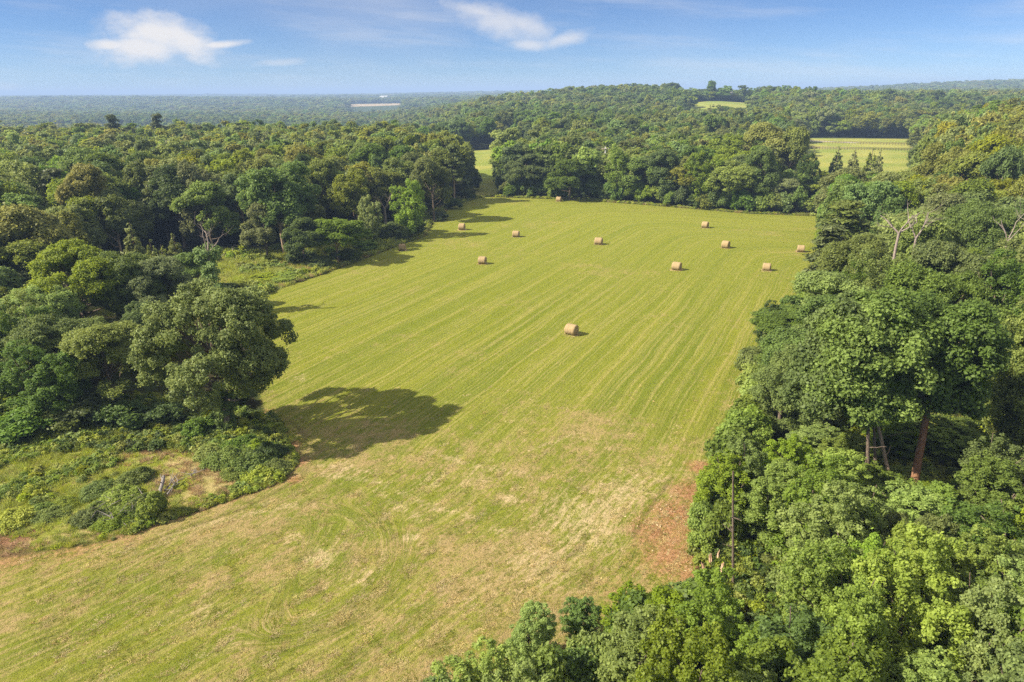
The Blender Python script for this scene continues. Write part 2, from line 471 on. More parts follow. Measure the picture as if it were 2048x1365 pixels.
for px, py, r_, s_ in [(1402, 935, 1.3, 1), (1385, 985, 2.0, 1), (1352, 1030, 2.4, 1), (1322, 1065, 2.6, 1), (1345, 1115, 2.6, .95), (1390, 1150, 2.0, .9), (1290, 1120, 2.5, .55), (1230, 1180, 3, .45),
                       (600, 925, 1.3, .9), (580, 890, 1.4, 1), (545, 862, 1.7, 1), (515, 830, 1.8, .9), (490, 800, 2.0, .8), (590, 960, 1.0, .9), (30, 1112, 3, .75), (150, 1095, 2.6, .7), (260, 1075, 1.6, .6),
                       (535, 500, 5, .9), (500, 497, 4, .8), (60, 1060, 3.0, .7), (200, 1055, 2.2, .6), (300, 1040, 1.6, .5), (20, 1085, 3.0, .8), (690, 650, 2.4, .3), (745, 648, 2.0, .35)]:
    c_ = F(px, py); r_ = r_ * (1.25 if px > 1280 else 1); dirt = np.maximum(dirt, s_ * np.exp(-((GX - c_[0]) ** 2 + (GY - c_[1]) ** 2) / (r_ * r_)))
edge = pldist(LEFT_EDGE[:6], GX, GY); dirt = np.maximum(dirt, 0.62 * np.exp(-(edge / 0.55) ** 2))
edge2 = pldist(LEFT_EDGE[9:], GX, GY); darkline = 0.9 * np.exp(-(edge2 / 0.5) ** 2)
rut = np.full(np.shape(GX), 1e9)
for pl in [[F(1345, 955), F(1300, 1015), F(1265, 1075)], [F(1180, 1065), F(1150, 1110)], [F(1190, 1130), F(1165, 1170)],
           [F(1165, 1090), F(1080, 1150)], [F(600, 905), F(625, 925), F(600, 960), F(480, 1020), F(300, 1080)], [F(500, 810), F(590, 850), F(640, 905)]]:
    rut = np.minimum(rut, pldist(pl, GX, GY))
rut = np.exp(-(rut / 0.17) ** 2)
straw = straw_arcs * 0.9
for px, py, r_, s_ in [(1180, 1040, 7, .8), (1250, 990, 5, .75), (1080, 1130, 5, .7), (1320, 960, 4, .6), (1350, 930, 3, .5), (950, 960, 2.5, .6), (860, 960, 2.2, .6), (1020, 1000, 1.3, .9), (680, 935, 1.6, .8), (640, 1115, 1.8, .9), (590, 1075, 1.4, .7),
                       (720, 1155, 1.8, .7), (820, 1075, .9, .9), (1000, 1065, 1.3, .7), (600, 755, 2, .6), (480, 1260, 3, .5), (850, 1230, 4, .45), (950, 1180, 4, .5), (620, 1010, 1.5, .55), (400, 1215, 1.8, .7)]:
    c_ = F(px, py); straw = np.maximum(straw, s_ * np.exp(-((GX - c_[0]) ** 2 + (GY - c_[1]) ** 2) / (r_ * r_)))

for cx_, cy_, r_, s0_, lo_ in ((F(1120, 930)[0], F(1120, 930)[1], 5.6, .75, 0.2), (F(600, 1130)[0], F(600, 1130)[1], 6.0, .7, 0.3), (F(600, 1130)[0], F(600, 1130)[1], 3.6, .6, 0.2), (F(900, 800)[0], F(900, 800)[1], 9.0, .6, 0.75)):
    q_ = np.hypot(GX - cx_, GY - cy_); straw = np.maximum(straw, (s0_ * .75) * np.exp(-((q_ - r_) / .75) ** 2) * ((GX - cx_) / (q_ + .01) > lo_))
for pl in ([F(650, 950), F(760, 965), F(850, 1010), F(960, 1040)], [F(860, 905), F(960, 935), F(1060, 950)], [F(760, 990), F(840, 1040)], [F(1060, 900), F(1160, 865)], [F(640, 930), F(740, 945)], [F(480, 1030), F(620, 1005)], [F(330, 1070), F(470, 1035)]):
    straw = np.maximum(straw, .68 * np.exp(-(pldist(pl, GX, GY) / .75) ** 2))
# small real relief near the camera: tufts, ruts and the rougher weeds
zz = GZ + 0.03 * np.sin(GX * 1.3 + np.sin(GY)) * np.sin(GY * 1.1) * (GY < 120) - 0.09 * rut * (GY < 80) + (rng.random(GX.shape) - .5) * 0.06 * (GY < 76)
I = np.arange(nx * ny).reshape(ny, nx)
quads = np.stack([I[:-1, :-1], I[:-1, 1:], I[1:, 1:], I[1:, :-1]], -1).reshape(-1, 4)


def ground_material():
    m = bpy.data.materials.new('ground_cover'); m.use_nodes = True; t = NT(m.node_tree); pb = t.n['Principled BSDF']
    pos = t.new('ShaderNodeNewGeometry').outputs['Position']
    x, y, z = t.xyz(pos)[:3]
    mowv = t.attr('mow'); al = t.attr('along'); dF = t.attr('dF'); dM = t.attr('dM'); dL = t.attr('dL'); dT = t.attr('dT'); dR = t.attr('dR')
    dirt = t.attr('dirt'); rut = t.attr('rut'); straw = t.attr('straw'); dl = t.attr('darkline')
    big = t.noise(pos, 0.045, 4, 0.55); mid = t.noise(pos, 0.32, 4, 0.6); fine = t.noise(pos, 3.2, 5, 0.72); vfine = t.noise(pos, 11, 3, 0.75)
    wob = t.add(mowv, t.mul(t.sub(t.noise(pos, 0.06, 2), 0.5), 1.5))
    st1 = t.noise(t.vec(t.mul(wob, 0.42), t.mul(al, 0.008)), 1.0, 3, 0.6)     # broad swaths
    st2 = t.noise(t.vec(t.mul(wob, 2.1), t.mul(al, 0.016)), 1.0, 4, 0.7)     # rake lines
    st3 = t.noise(t.vec(t.mul(wob, 5.5), t.mul(al, 0.5), 3.0), 1.0, 4, 0.75)
    clot = t.noise(t.vec(t.mul(mowv, 1.3), t.mul(al, 0.45), 5.0), 1.6, 6, 0.8)
    g1 = (0.144, 0.179, 0.017, 1); g2 = (0.201, 0.219, 0.024, 1); tan = (0.361, 0.310, 0.105, 1); pinkt = (0.364, 0.259, 0.127, 1)
    near = t.step(y, 86, 44)
    far_ = t.step(y, 60, 130)
    c = t.mix(t.step(st1, t.step(far_, 0, 1, 0.38, 0.26), t.step(far_, 0, 1, 0.62, 0.70)), g1, g2)
    c = t.mix(t.mul(t.step(st2, 0.47, 0.62), t.step(far_, 0, 1, 0.60, 0.46)), c, tan)
    c = t.mix(t.mul(t.step(st2, 0.44, 0.34), t.step(far_, 0, 1, 0.5, 0.30)), c, (0.124, 0.154, 0.013, 1))
    c = t.mix(t.mul(t.step(st3, 0.52, 0.36), 0.45), c, (0.120, 0.150, 0.013, 1))
    dryn = t.add(t.mul(big, 0.9), t.add(t.mul(t.sub(mid, .5), .55), t.mul(t.sub(clot, .5), .9)))
    c = t.mix(t.mul(t.step(dryn, t.step(near, 0, 1, 0.50, 0.34), t.step(near, 0, 1, 0.76, 0.58)), t.step(near, 0, 1, 0.55, 0.85)), c, pinkt)
    dryf = t.step(t.add(t.add(straw, t.mul(t.sub(clot, .5), 2.2)), t.add(t.mul(t.sub(st2, .5), 1.0), t.mul(t.sub(fine, 0.5), .8))), 0.40, 1.10)
    c = t.mix(t.mul(dryf, 0.85), c, (0.512, 0.398, 0.228, 1))
    c = t.mix(t.mul(t.step(t.add(clot, t.mul(t.sub(vfine, .5), .35)), 0.60, 0.74), 0.8), c, (0.544, 0.455, 0.256, 1))
    c = t.mix(t.mul(t.step(fine, 0.50, 0.34), t.step(near, 0, 1, 0.30, 0.75)), c, (0.104, 0.123, 0.015, 1))
    c = t.mix(t.mul(t.step(vfine, 0.50, 0.66), t.step(near, 0, 1, 0.2, 0.42)), c, (0.368, 0.317, 0.115, 1))
    c = t.mix(t.step(y, 70, 190, 0, 0.35), c, (0.204, 0.224, 0.032, 1))
    dirtc = t.mix(t.step(t.add(fine, t.mul(t.sub(vfine, .5), .5)), 0.32, 0.66), (0.21, 0.092, 0.042, 1), (0.44, 0.245, 0.130, 1))
    dirtc = t.mix(t.step(clot, 0.56, 0.66), dirtc, (0.42, 0.33, 0.16, 1))
    field = t.mix(t.mul(t.step(t.add(dirt, t.add(t.mul(t.sub(fine, .5), .9), t.mul(t.sub(clot, .5), 1.6))), 0.28, 0.98), .92), c, dirtc)
    field = t.mix(t.mul(rut, t.step(clot, 0.3, 0.6, 0.15, 0.6)), field, (0.074, 0.061, 0.026, 1))
    # rough weeds and litter
    wc = t.mix(t.step(mid, 0.4, 0.62), (0.200, 0.226, 0.028, 1), (0.383, 0.313, 0.131, 1))
    wc = t.mix(t.mul(t.step(fine, 0.48, 0.32), 0.6), wc, (0.044, 0.061, 0.013, 1))
    wc = t.mix(t.step(t.add(dirt, t.mul(t.sub(mid, .5), .7)), 0.45, 0.8), wc, (0.235, 0.131, 0.074, 1))
    litter = t.mix(t.step(mid, 0.4, 0.6), (0.039, 0.035, 0.016, 1), (0.044, 0.061, 0.016, 1))
    mead = t.mix(t.step(t.noise(pos, 0.03, 3), 0.35, 0.65), (0.19, 0.235, 0.045, 1), (0.30, 0.295, 0.075, 1))
    tanf = t.mix(t.step(big, 0.3, 0.7), (0.34, 0.27, 0.17, 1), (0.39, 0.31, 0.20, 1))
    jag = t.mul(t.sub(fine, 0.5), 1.0)
    r = t.mix(t.step(t.add(dR, t.mul(t.sub(mid, .5), 4)), -1.5, 1.5), litter, wc)
    r = t.mix(t.step(dL, -0.8, 0.8), r, mead)
    r = t.mix(t.step(dM, -3, 3), r, mead)
    r = t.mix(t.step(dT, -6, 6), r, tanf)
    r = t.mix(t.step(t.add(dF, jag), -0.25, 0.35), r, field)
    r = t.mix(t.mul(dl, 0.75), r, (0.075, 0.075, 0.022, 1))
    r = t.mix(t.mul(t.step(y, 1000, 1500), t.step(dT, 6, -6)), r, (0.05, 0.072, 0.022, 1))
    t.put(pb.inputs['Base Color'], r); pb.inputs['Roughness'].default_value = 0.95; pb.inputs['Specular IOR Level'].default_value = 0.05
    hgt = t.add(t.add(t.mul(fine, 0.6), t.mul(vfine, 0.35)), t.mul(st3, 0.35))
    b = t.new('ShaderNodeBump'); t.put(b.inputs['Height'], hgt); b.inputs['Strength'].default_value = 1.0; b.inputs['Distance'].default_value = 0.30
    t.l.new(b.outputs[0], pb.inputs['Normal'])
    return m


gm = mesh_np('ground', np.stack([GX, GY, zz], -1).reshape(-1, 3), quads, [ground_material()],
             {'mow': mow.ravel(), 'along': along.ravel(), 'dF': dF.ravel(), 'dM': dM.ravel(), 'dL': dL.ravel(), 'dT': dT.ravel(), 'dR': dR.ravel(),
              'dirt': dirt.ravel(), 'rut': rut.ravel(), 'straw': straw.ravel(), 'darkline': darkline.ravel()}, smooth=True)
link('ground', gm, kind='structure')

# ------------------------------------------------------------------ tree shapes
SHAPES = {}      # key -> (trunk mesh, crown mesh, half width, height)


def tree_shape(key, seed, a, h, base, leaf, cover, nl, lr, style='round', limbs=12, tr=0.28):
    g = np.random.default_rng(seed)
    c = (h - base) / 2; zc = base + c
    if style == 'round':
        nb = 11 + seed % 5
        lc, r, d = lobes_bough(g, nb, a * 1.02, c, zc, a * 0.40, nl, lr)
    elif style == 'spread':          # broad, flat topped with layered shelves
        lc, r, d = lobes_round(g, nl, a, c, zc - c * 0.25, lr, low=-0.25, irr=0.28)
        lc[:, 2] += c * 0.2
    elif style == 'low':             # tangle of brambles: uneven height, shoots sticking out
        q = g.random(nl) ** .5 * a; an = g.random(nl) * 6.28; x_, y_ = np.cos(an) * q * 1.1, np.sin(an) * q * .8
        top_ = h * (1 - (q / a) ** 3) * (.45 + .55 * np.abs(np.sin(x_ * 2.1 + seed) * np.cos(y_ * 2.6 + seed * 2)))
        lc = np.stack([x_, y_, top_ * (.55 + .45 * g.random(nl))], 1); r = lr * (.6 + .8 * g.random(nl)); d = nrm(np.stack([np.cos(an) * .4, np.sin(an) * .4, .8 + 0 * an], 1))
    elif style == 'dome':            # old field oak: wide even dome, foliage hanging low all round
        lc, r, d = lobes_bough(g, 34, a, c, zc, 2.3, nl, lr, low=-0.42, irr=0.05)
    elif style == 'tall':            # upright with several pointed leaders
        k = 4; lead = g.normal(0, a * 0.42, (k, 2)); hh = h * (0.8 + 0.2 * g.random(k)); hh[0] = h; lead[0] *= .3
        L = []; Rr = []; Dd = []
        for i in range(nl):
            j = g.integers(k); z = base + (hh[j] - base) * g.random() ** 0.75; f = (z - base) / (hh[j] - base)
            w_ = a * 0.66 * (np.sin(np.pi * min(0.92, 0.22 + 0.72 * f)) ** 0.8)
            an = g.random() * 6.28; q = w_ * (0.55 + 0.45 * g.random())
            L.append((lead[j, 0] * (0.4 + .6 * f) + np.cos(an) * q, lead[j, 1] * (0.4 + .6 * f) + np.sin(an) * q, z))
            Rr.append(lr * (0.6 + 0.6 * g.random()) * (1.1 - 0.45 * f)); Dd.append((np.cos(an), np.sin(an), 0.5))
        lc, r, d = np.array(L), np.array(Rr), nrm(np.array(Dd))
    elif style == 'cone':
        z = base + (h - base) * (1 - np.sqrt(g.random(nl)))
        f = (z - base) / (h - base); an = g.random(nl) * 6.28; q = (a * (1 - f) ** 0.85) * (0.65 + 0.3 * g.random(nl)) * (1 + .15 * np.sin(an * 3 + seed))
        lc = np.stack([np.cos(an) * q, np.sin(an) * q, z - 0.1 * q], 1); r = lr * (0.5 + 0.6 * g.random(nl)) * (1.05 - 0.7 * f); d = nrm(np.stack([np.cos(an), np.sin(an), 0.15 + 0 * an], 1))
    elif style == 'pine':            # bare lower trunk, flat plates of needles on level boughs
        z = base + (h - base) * g.random(nl) ** 0.8; f = (z - base) / (h - base); an = np.floor(g.random(nl) * 9) * 0.7 + z * 2.1
        q = a * (1 - f * 0.75) * (0.25 + 0.75 * g.random(nl))
        lc = np.stack([np.cos(an) * q, np.sin(an) * q, z + 0.08 * q], 1); r = lr * (0.5 + 0.6 * g.random(nl)); d = nrm(np.stack([np.cos(an) * .3, np.sin(an) * .3, 1 + 0 * an], 1))
    sq = {'low': 1.0, 'dome': .85, 'round': .8, 'spread': .78, 'tall': 1.15, 'cone': .8, 'pine': .42}[style]
    el_ = {'cone': 2.4, 'pine': 3.0}.get(style, 1.5)
    V, Q, tint = fill_lobes(lc, r, d, leaf, cover, g, sq, el_)
    crown = mesh_np(key + '_crown', V, Q, [LM['green']], {'tint': tint})
    if limbs:
        if style in ('cone', 'pine'):
            ps = [wobble_path((0, 0, -.4), (0, 0, h * 0.97), 9, 0.04, tr, 0.04, g)]
            for i in g.choice(nl, min(limbs, nl), replace=False):
                ps.append(wobble_path((0, 0, lc[i, 2] - 0.1 * np.hypot(lc[i, 0], lc[i, 1])), lc[i], 5, 0.05, tr * 0.28, 0.02, g))
        else:
            ps = limb_paths(g, lc, r, base * 0.8, tr, limbs)
        tv, tq = tubes(ps, 7 if leaf < .3 else 5)
        trunk = mesh_np(key + '_trunk', tv, tq, [BARK], smooth=True)
    else: trunk = None
    SHAPES[key] = (trunk, crown, a, h)


# near, middle and far versions of each kind
for i in range(4):
    tree_shape(f'young{i}', 10 + i, 3.0, 9.5, 0.8, 0.112, 0.85, 230, 0.44, 'tall', 16, 0.13)
tree_shape('oak', 5, 8.4, 16.0, 2.4, 0.17, 0.75, 560, 0.70, 'dome', 70, 0.42)
for i in range(4):
    tree_shape(f'near{i}', 20 + i, 4.6, 14, 1.3, 0.142, 0.75, 290, 0.70, ['round', 'tall', 'round', 'tall'][i], 22, 0.27)
for i in range(3):
    tree_shape(f'big{i}', 25 + i, 6.6, 13.5, 1.2, 0.145, 0.75, 520, 0.70, 'round', 30, 0.34)
for i in range(5):
    tree_shape(f'mid{i}', 30 + i, 5.0, 16, 1.8, 0.27, 0.75, 175, 0.96, ['round', 'spread', 'round', 'tall', 'round'][i], 14, 0.3)
for i in range(5):
    tree_shape(f'far{i}', 40 + i, 5.2, 17, 3.0, 0.50, 0.8, 84, 1.2, ['round', 'spread', 'round', 'tall', 'round'][i], 5, 0.32)
for i in range(3):
    tree_shape(f'cedar{i}', 50 + i, 2.3, 10, 0.3, 0.20, 0.95, 260, 0.52, 'cone', 10, 0.16)
for i in range(2):
    tree_shape(f'pine{i}', 60 + i, 3.4, 17, 6.0, 0.28, 0.9, 60, 1.1, 'pine', 30, 0.26)
for i in range(5):
    tree_shape(f'vast{i}', 70 + i, 5.4, 17, 1.0, 1.0, 0.85, 40, 1.6, ['round', 'spread', 'round', 'round', 'tall'][i], 0)
for i in range(3):
    tree_shape(f'bramble{i}', 85 + i, 1.6, 1.0, -0.15, 0.10, 0.9, 150, 0.26, 'low', 10, 0.02)
for i in range(3):
    tree_shape(f'bush{i}', 80 + i, 1.6, 2.4, 0.0, 0.17, 0.95, 46, 0.5, 'round', 8, 0.04)
for i in range(2):
    tree_shape(f'shrub{i}', 90 + i, 2.6, 4.0, 0.0, 0.30, 0.9, 44, 0.8, 'round', 6, 0.07)

EXTRA_BARK = {}


def put_tree(name, key, x, y, a, h, col, label, cat='tree', group=None, bark=None, rot=None, zoff=0.0, lean=None, props=None):
    tm, cm, a0, h0 = SHAPES[key]
    t = thing(name, label, cat, (x, y, float(TZ(x, y)) + zoff), random.uniform(0, 6.28) if rot is None else rot, (a / a0, a / a0, h / h0), group)
    if lean: t.rotation_euler = (lean[0], lean[1], t.rotation_euler[2])
    if tm is not None:
        o = link('stem' if cat in ('bush', 'shrub') else 'trunk', tm, t)
        if bark is not None:
            o.material_slots[0].link = 'OBJECT'; o.material_slots[0].material = bark
    o = link('foliage' if cat in ('bush', 'shrub') else 'crown', cm, t)
    o.material_slots[0].link = 'OBJECT'; o.material_slots[0].material = LM[col]
    return t


# ------------------------------------------------------------------ landmark trees
# (name, shape, x, y, half width, height, colour, bark, label)
PLACED = []   # x, y, radius kept free


def by_top(px, py, dist, base_z=None):
    """ground place and height of a tree whose top the photograph shows there, dist metres ahead"""
    x, y, z = D(px, py, dist)
    return x, y, z - float(TZ(x, y))


LAND = [
    # px, py of the top, distance, half width, shape, colour, bark, name, label
    (545, 309, 141, 6.6, 'mid1', 'green', PALEBARK, 'broadleaf_tree', 'tall spreading tree with forked pale trunk at the back of the grassy clearing'),
    (520, 405, 136, 3.8, 'mid0', 'pale', BARK, 'broadleaf_tree', 'small grey green tree with straight dark trunk beneath the tall forked tree'),
    (598, 430, 131, 3.6, 'mid2', 'dark', BARK, 'broadleaf_tree', 'bushy dark tree with foliage to the ground at the middle of the clearing'),
    (668, 428, 134, 4.6, 'mid1', 'green', PALEBARK, 'broadleaf_tree', 'low spreading tree with grey trunk in the clearing near the mown edge'),
    (733, 385, 152, 2.8, 'mid3', 'pale', PALEBARK, 'broadleaf_tree', 'slender tree with long bare orange trunk at the clearing edge'),
    (700, 330, 160, 4.6, 'mid4', 'olive', BARK, 'broadleaf_tree', 'olive tree behind the slender orange trunked tree by the clearing'),
    (818, 350, 158, 4.2, 'mid3', 'fresh', BARK, 'broadleaf_tree', 'bright green upright tree standing out against the dark wood corner'),
    (640, 318, 165, 4.8, 'mid0', 'olive', BARK, 'broadleaf_tree', 'olive tree beside the tall forked tree on the wood front'),
    (862, 302, 178, 4.6, 'mid2', 'olive', BARK, 'broadleaf_tree', 'rounded olive tree behind the bright green tree at the wood corner'),
    (130, 478, 88, 7.0, 'big0', 'fresh', BARK, 'broadleaf_tree', 'big domed green tree topping the near clump of trees'),
    (215, 503, 89, 5.4, 'big1', 'green', BARK, 'broadleaf_tree', 'leafy green tree beside the big domed one in the near clump'),
    (22, 555, 80, 6.0, 'big2', 'sapling', BARK, 'broadleaf_tree', 'light green tree in the near clump cut by the frame edge'),
    (300, 518, 89, 5.4, 'big1', 'pale', BARK, 'broadleaf_tree', 'sunlit pale tree behind the lone oak in the near clump'),
    (100, 600, 72, 5.4, 'big2', 'pale', BARK, 'broadleaf_tree', 'pale green tree in the middle of the near clump'),
    (195, 640, 66, 4.4, 'near2', 'pale', BARK, 'broadleaf_tree', 'yellowish sunlit tree next to the lone oak facing the weeds'),
    (35, 680, 64, 4.4, 'near3', 'green', BARK, 'broadleaf_tree', 'green tree low at the clump front by the frame edge'),
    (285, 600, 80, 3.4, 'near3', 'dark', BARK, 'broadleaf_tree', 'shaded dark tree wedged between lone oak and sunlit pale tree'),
    (378, 500, 103, 3.0, 'near2', 'green', BARK, 'broadleaf_tree', 'small rounded tree in front of the ivy covered snag'),
    (1885, 512, 66, 6.4, 'big0', 'green', PALEBARK, 'broadleaf_tree', 'tall airy tree with pale forked limbs above the right hand wood'),
    (1722, 462, 87, 4.4, 'near2', 'olive', BARK, 'broadleaf_tree', 'dense rounded tree beside the pine at the field side'),
    (1600, 610, 82, 4.8, 'near0', 'green', BARK, 'broadleaf_tree', 'green tree bulging over the field below the pine'),
    (1545, 600, 84, 2.8, 'near3', 'dark', BARK, 'broadleaf_tree', 'dark narrow tree leaning furthest over the mown field'),
    (1960, 400, 98, 6.5, 'big1', 'green', BARK, 'broadleaf_tree', 'large bluish green crown above the dead limbs by the frame edge'),
    (1860, 400, 108, 5.8, 'big2', 'pale', BARK, 'broadleaf_tree', 'pale broad crown behind the two bare white snags'),
    (1700, 335, 150, 5.6, 'mid0', 'pale', BARK, 'broadleaf_tree', 'pale rounded crown where the right hand wood meets the far treeline'),
    (1960, 330, 150, 6.0, 'mid1', 'golden', BARK, 'broadleaf_tree', 'yellow green crown high in the right hand wood'),
    (1455, 262, 224, 7.0, 'mid4', 'olive', BARK, 'broadleaf_tree', 'tall olive tree in the far treeline beside the tallest one'),
    (1530, 245, 226, 7.5, 'mid0', 'golden', BARK, 'broadleaf_tree', 'tallest golden olive tree of the treeline behind the bales'),
    (1588, 240, 222, 6.0, 'mid2', 'olive', BARK, 'broadleaf_tree', 'tall olive tree ending the treeline beside the distant meadow'),
    (1470, 290, 212, 6.5, 'mid1', 'fresh', BARK, 'broadleaf_tree', 'light green spreading tree in front of the tallest treeline tree'),
    (1585, 335, 196, 4.8, 'mid3', 'fresh', BARK, 'broadleaf_tree', 'bright green tree at the end of the treeline near the corner'),
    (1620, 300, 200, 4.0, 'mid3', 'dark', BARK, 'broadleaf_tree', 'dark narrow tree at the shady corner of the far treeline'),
    (1050, 302, 224, 6.2, 'mid2', 'green', BARK, 'broadleaf_tree', 'rounded green tree beside the grass lane at the far treeline'),
    (1005, 315, 230, 3.0, 'mid3', 'dark', BARK, 'broadleaf_tree', 'narrow dark tree edging the grass lane'),
    (1140, 318, 214, 6.2, 'mid0', 'green', BARK, 'broadleaf_tree', 'domed green tree in the far treeline above the farthest bale'),
    (1215, 300, 226, 6.0, 'mid4', 'fresh', BARK, 'broadleaf_tree', 'light green tree near the pole in the far treeline'),
    (1290, 290, 216, 6.4, 'mid1', 'olive', BARK, 'broadleaf_tree', 'broad olive tree at the middle of the far treeline'),
    (1370, 285, 212, 6.0, 'mid2', 'green', BARK, 'broadleaf_tree', 'green tree right of the middle in the far treeline'),
    (1070, 262, 262, 6.4, 'far0', 'fresh', BARK, 'broadleaf_tree', 'bright yellow green tree behind the domed ones past the lane'),
    (1010, 250, 300, 6.4, 'far2', 'fresh', BARK, 'broadleaf_tree', 'bright tree just past the grass lane entrance'),
    (1145, 258, 300, 6.4, 'far1', 'fresh', BARK, 'broadleaf_tree', 'bright green tree behind the treeline left of the pole'),
    (925, 300, 232, 4.6, 'mid3', 'dark', BARK, 'broadleaf_tree', 'dark tree at the wood corner beside the grass lane'),
    (945, 330, 236, 3.4, 'mid3', 'dark', BARK, 'broadleaf_tree', 'lowest dark tree at the tip of the wood by the lane'),
    (885, 290, 222, 5.0, 'mid4', 'olive', BARK, 'broadleaf_tree', 'olive tree behind the dark corner trees by the lane'),
    (405, 560, 61.5, 7.3, 'oak', 'oak', BARK, 'oak_tree', 'large lone oak with wide dense crown casting the big shadow on the field'),
    (1060, 1212, 31.5, 1.9, 'young0', 'sapling', BARK, 'young_tree', 'thin leafy sapling nearest the mown field at the foot of the photo'),
    (1172, 1212, 33.5, 1.5, 'young1', 'green', BARK, 'young_tree', 'thin darker sapling just behind the foremost leafy one'),
    (960, 1290, 27.0, 2.6, 'young2', 'sapling', BARK, 'young_tree', 'young tree leftmost of the foreground wood at the bottom edge'),
    (1060, 1300, 26.0, 2.6, 'young3', 'sapling', BARK, 'young_tree', 'young tree at the bottom edge under the foremost sapling'),
    (1320, 1175, 31.5, 3.2, 'young0', 'lime', BARK, 'young_tree', 'lime tinted young tree in front of the splintered stumps'),
    (1420, 1150, 30.5, 3.0, 'young2', 'lime', BARK, 'young_tree', 'second lime tinted young tree nearest the splintered stumps'),
    (1250, 1240, 27.5, 3.0, 'young3', 'lime', BARK, 'young_tree', 'bright young tree at the bottom edge below the red soil'),
    (1690, 905, 54, 3.2, 'young0', 'sapling', BARK, 'young_tree', 'light young tree at the back edge of the dark hollow'),
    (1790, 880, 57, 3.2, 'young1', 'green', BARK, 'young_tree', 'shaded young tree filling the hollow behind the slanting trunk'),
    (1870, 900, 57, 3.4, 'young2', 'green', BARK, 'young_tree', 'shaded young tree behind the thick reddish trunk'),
    (1935, 905, 55, 3.4, 'young3', 'sapling', BARK, 'young_tree', 'light young tree right behind the thick reddish trunk'),
    (2000, 915, 53, 3.4, 'young0', 'sapling', BARK, 'young_tree', 'light young tree by the frame edge beside the hollow'),
    (1640, 860, 56, 3.2, 'young1', 'sapling', BARK, 'young_tree', 'upright young tree between the field edge and the hollow'),
    # conifers
    (255, 432, 112, 3.0, 'cedar0', 'cedar', BARK, 'cedar_tree', 'broader pointed cedar leftmost behind the near clump'),
    (297, 470, 108, 2.2, 'cedar1', 'cedar', BARK, 'cedar_tree', 'short pointed cedar between two others behind the clump'),
    (343, 458, 110, 2.6, 'cedar2', 'cedar', BARK, 'cedar_tree', 'pointed cedar nearest the ivy covered snag'),
    (320, 478, 104, 2.0, 'cedar0', 'cedar', BARK, 'cedar_tree', 'smallest cedar half hidden by the near clump'),
    (1632, 288, 214, 3.4, 'cedar1', 'cedar', BARK, 'cedar_tree', 'ragged cedar leftmost before the distant meadow'),
    (1679, 286, 220, 3.6, 'cedar2', 'cedar', BARK, 'cedar_tree', 'tallest ragged cedar before the distant meadow'),
    (1712, 292, 216, 3.8, 'cedar0', 'cedar', BARK, 'cedar_tree', 'wide cedar in the middle of the meadow front'),
    (1748, 290, 218, 3.6, 'cedar1', 'cedar', BARK, 'cedar_tree', 'double topped looking cedar before the meadow fence'),
    (1764, 293, 214, 2.8, 'cedar2', 'cedar', BARK, 'cedar_tree', 'small cedar rightmost before the distant meadow'),
    (1657, 345, 190, 3.2, 'cedar0', 'cedar', BARK, 'cedar_tree', 'dark cedar at the field corner by the shady treeline end'),
    (905, 288, 208, 4.0, 'pine0', 'needle', PALEBARK, 'pine_tree', 'lone pine with long bare trunk at the dark wood corner'),
    (100, 335, 150, 4.6, 'pine1', 'needle', PALEBARK, 'pine_tree', 'pine with tall bare trunk on the wood front near the frame edge'),
    (310, 330, 152, 4.2, 'pine0', 'needle', BARK, 'pine_tree', 'dark trunked pine on the wood front behind the cedars'),
    (1700, 400, 112, 5.5, 'pine1', 'needle', BARK, 'pine_tree', 'dark crowned pine behind the pine that overhangs the bale'),
    (1668, 448, 99, 4.0, 'pine0', 'needle', BARK, 'pine_tree', 'layered dark pine overhanging the bale at the field side'),
    (222, 228, 320, 5.0, 'pine1', 'needle', BARK, 'pine_tree', 'dark pine poking above the horizon woods at the far side'),
    (312, 226, 325, 5.0, 'pine0', 'needle', BARK, 'pine_tree', 'dark pine standing highest over the wood canopy'),
    (160, 245, 300, 5.5, 'pine1', 'needle', BARK, 'pine_tree', 'broad dark pine top just left of the poking pine'),
    (55, 262, 300, 5.0, 'pine0', 'needle', BARK, 'pine_tree', 'dark pine top nearest the frame edge over the canopy'),
]
KEEP = []
for (px, py, dist, a, key, col, bark, name, label) in LAND:
    x, y, h = by_top(px, py, dist); h *= 0.95
    KEEP.append((name, key, x, y, a, max(h, 3.0), col, bark, label))
    PLACED.append((x, y, a * 0.8))

for q in (F(1438, 1172), F(1424, 1140)): PLACED.append((q[0], q[1], 1.9))
for q in (F(1425, 1215), F(1470, 1225)): PLACED.append((q[0], q[1], .8))
# ------------------------------------------------------------------ forest candidates
def grid(y0, y1, s, half=0.80, pad=26):
    ys = np.arange(y0, y1, s * 0.87); out = []
    for i, yy in enumerate(ys):
        w_ = half * yy + pad
        xs = np.arange(-w_, w_, s) + (s / 2 if i % 2 else 0)
        out.append(np.stack([xs, np.full(len(xs), yy)], 1))
    p = np.concatenate(out); return p + rng.uniform(-0.33, 0.33, p.shape) * s


def keep_out(p, marg):
    x, y = p[:, 0], p[:, 1]
    m = np.ones(len(p), bool)
    m &= sdf(FIELD, x, y) < -marg
    m &= sdf(CLEARING, x, y) < -marg * 0.6
    m &= sdf(ROUGH_NEAR, x, y) < -marg * 0.5
    m &= sdf(LANE, x, y) < -marg * 0.7
    m &= sdf(HOLLOW, x, y) < -0.5
    for q in (MEADOW, HILLFIELD, STRIP_A, STRIP_B, STRIP_C, STRIP_D, STRIP_E, STRIP_G, TANFIELD): m &= sdf(q, x, y) < -marg * 0.6
    for (a, b, r) in PLACED:
        m &= np.hypot(x - a, y - b) > r + 1.2
    return m


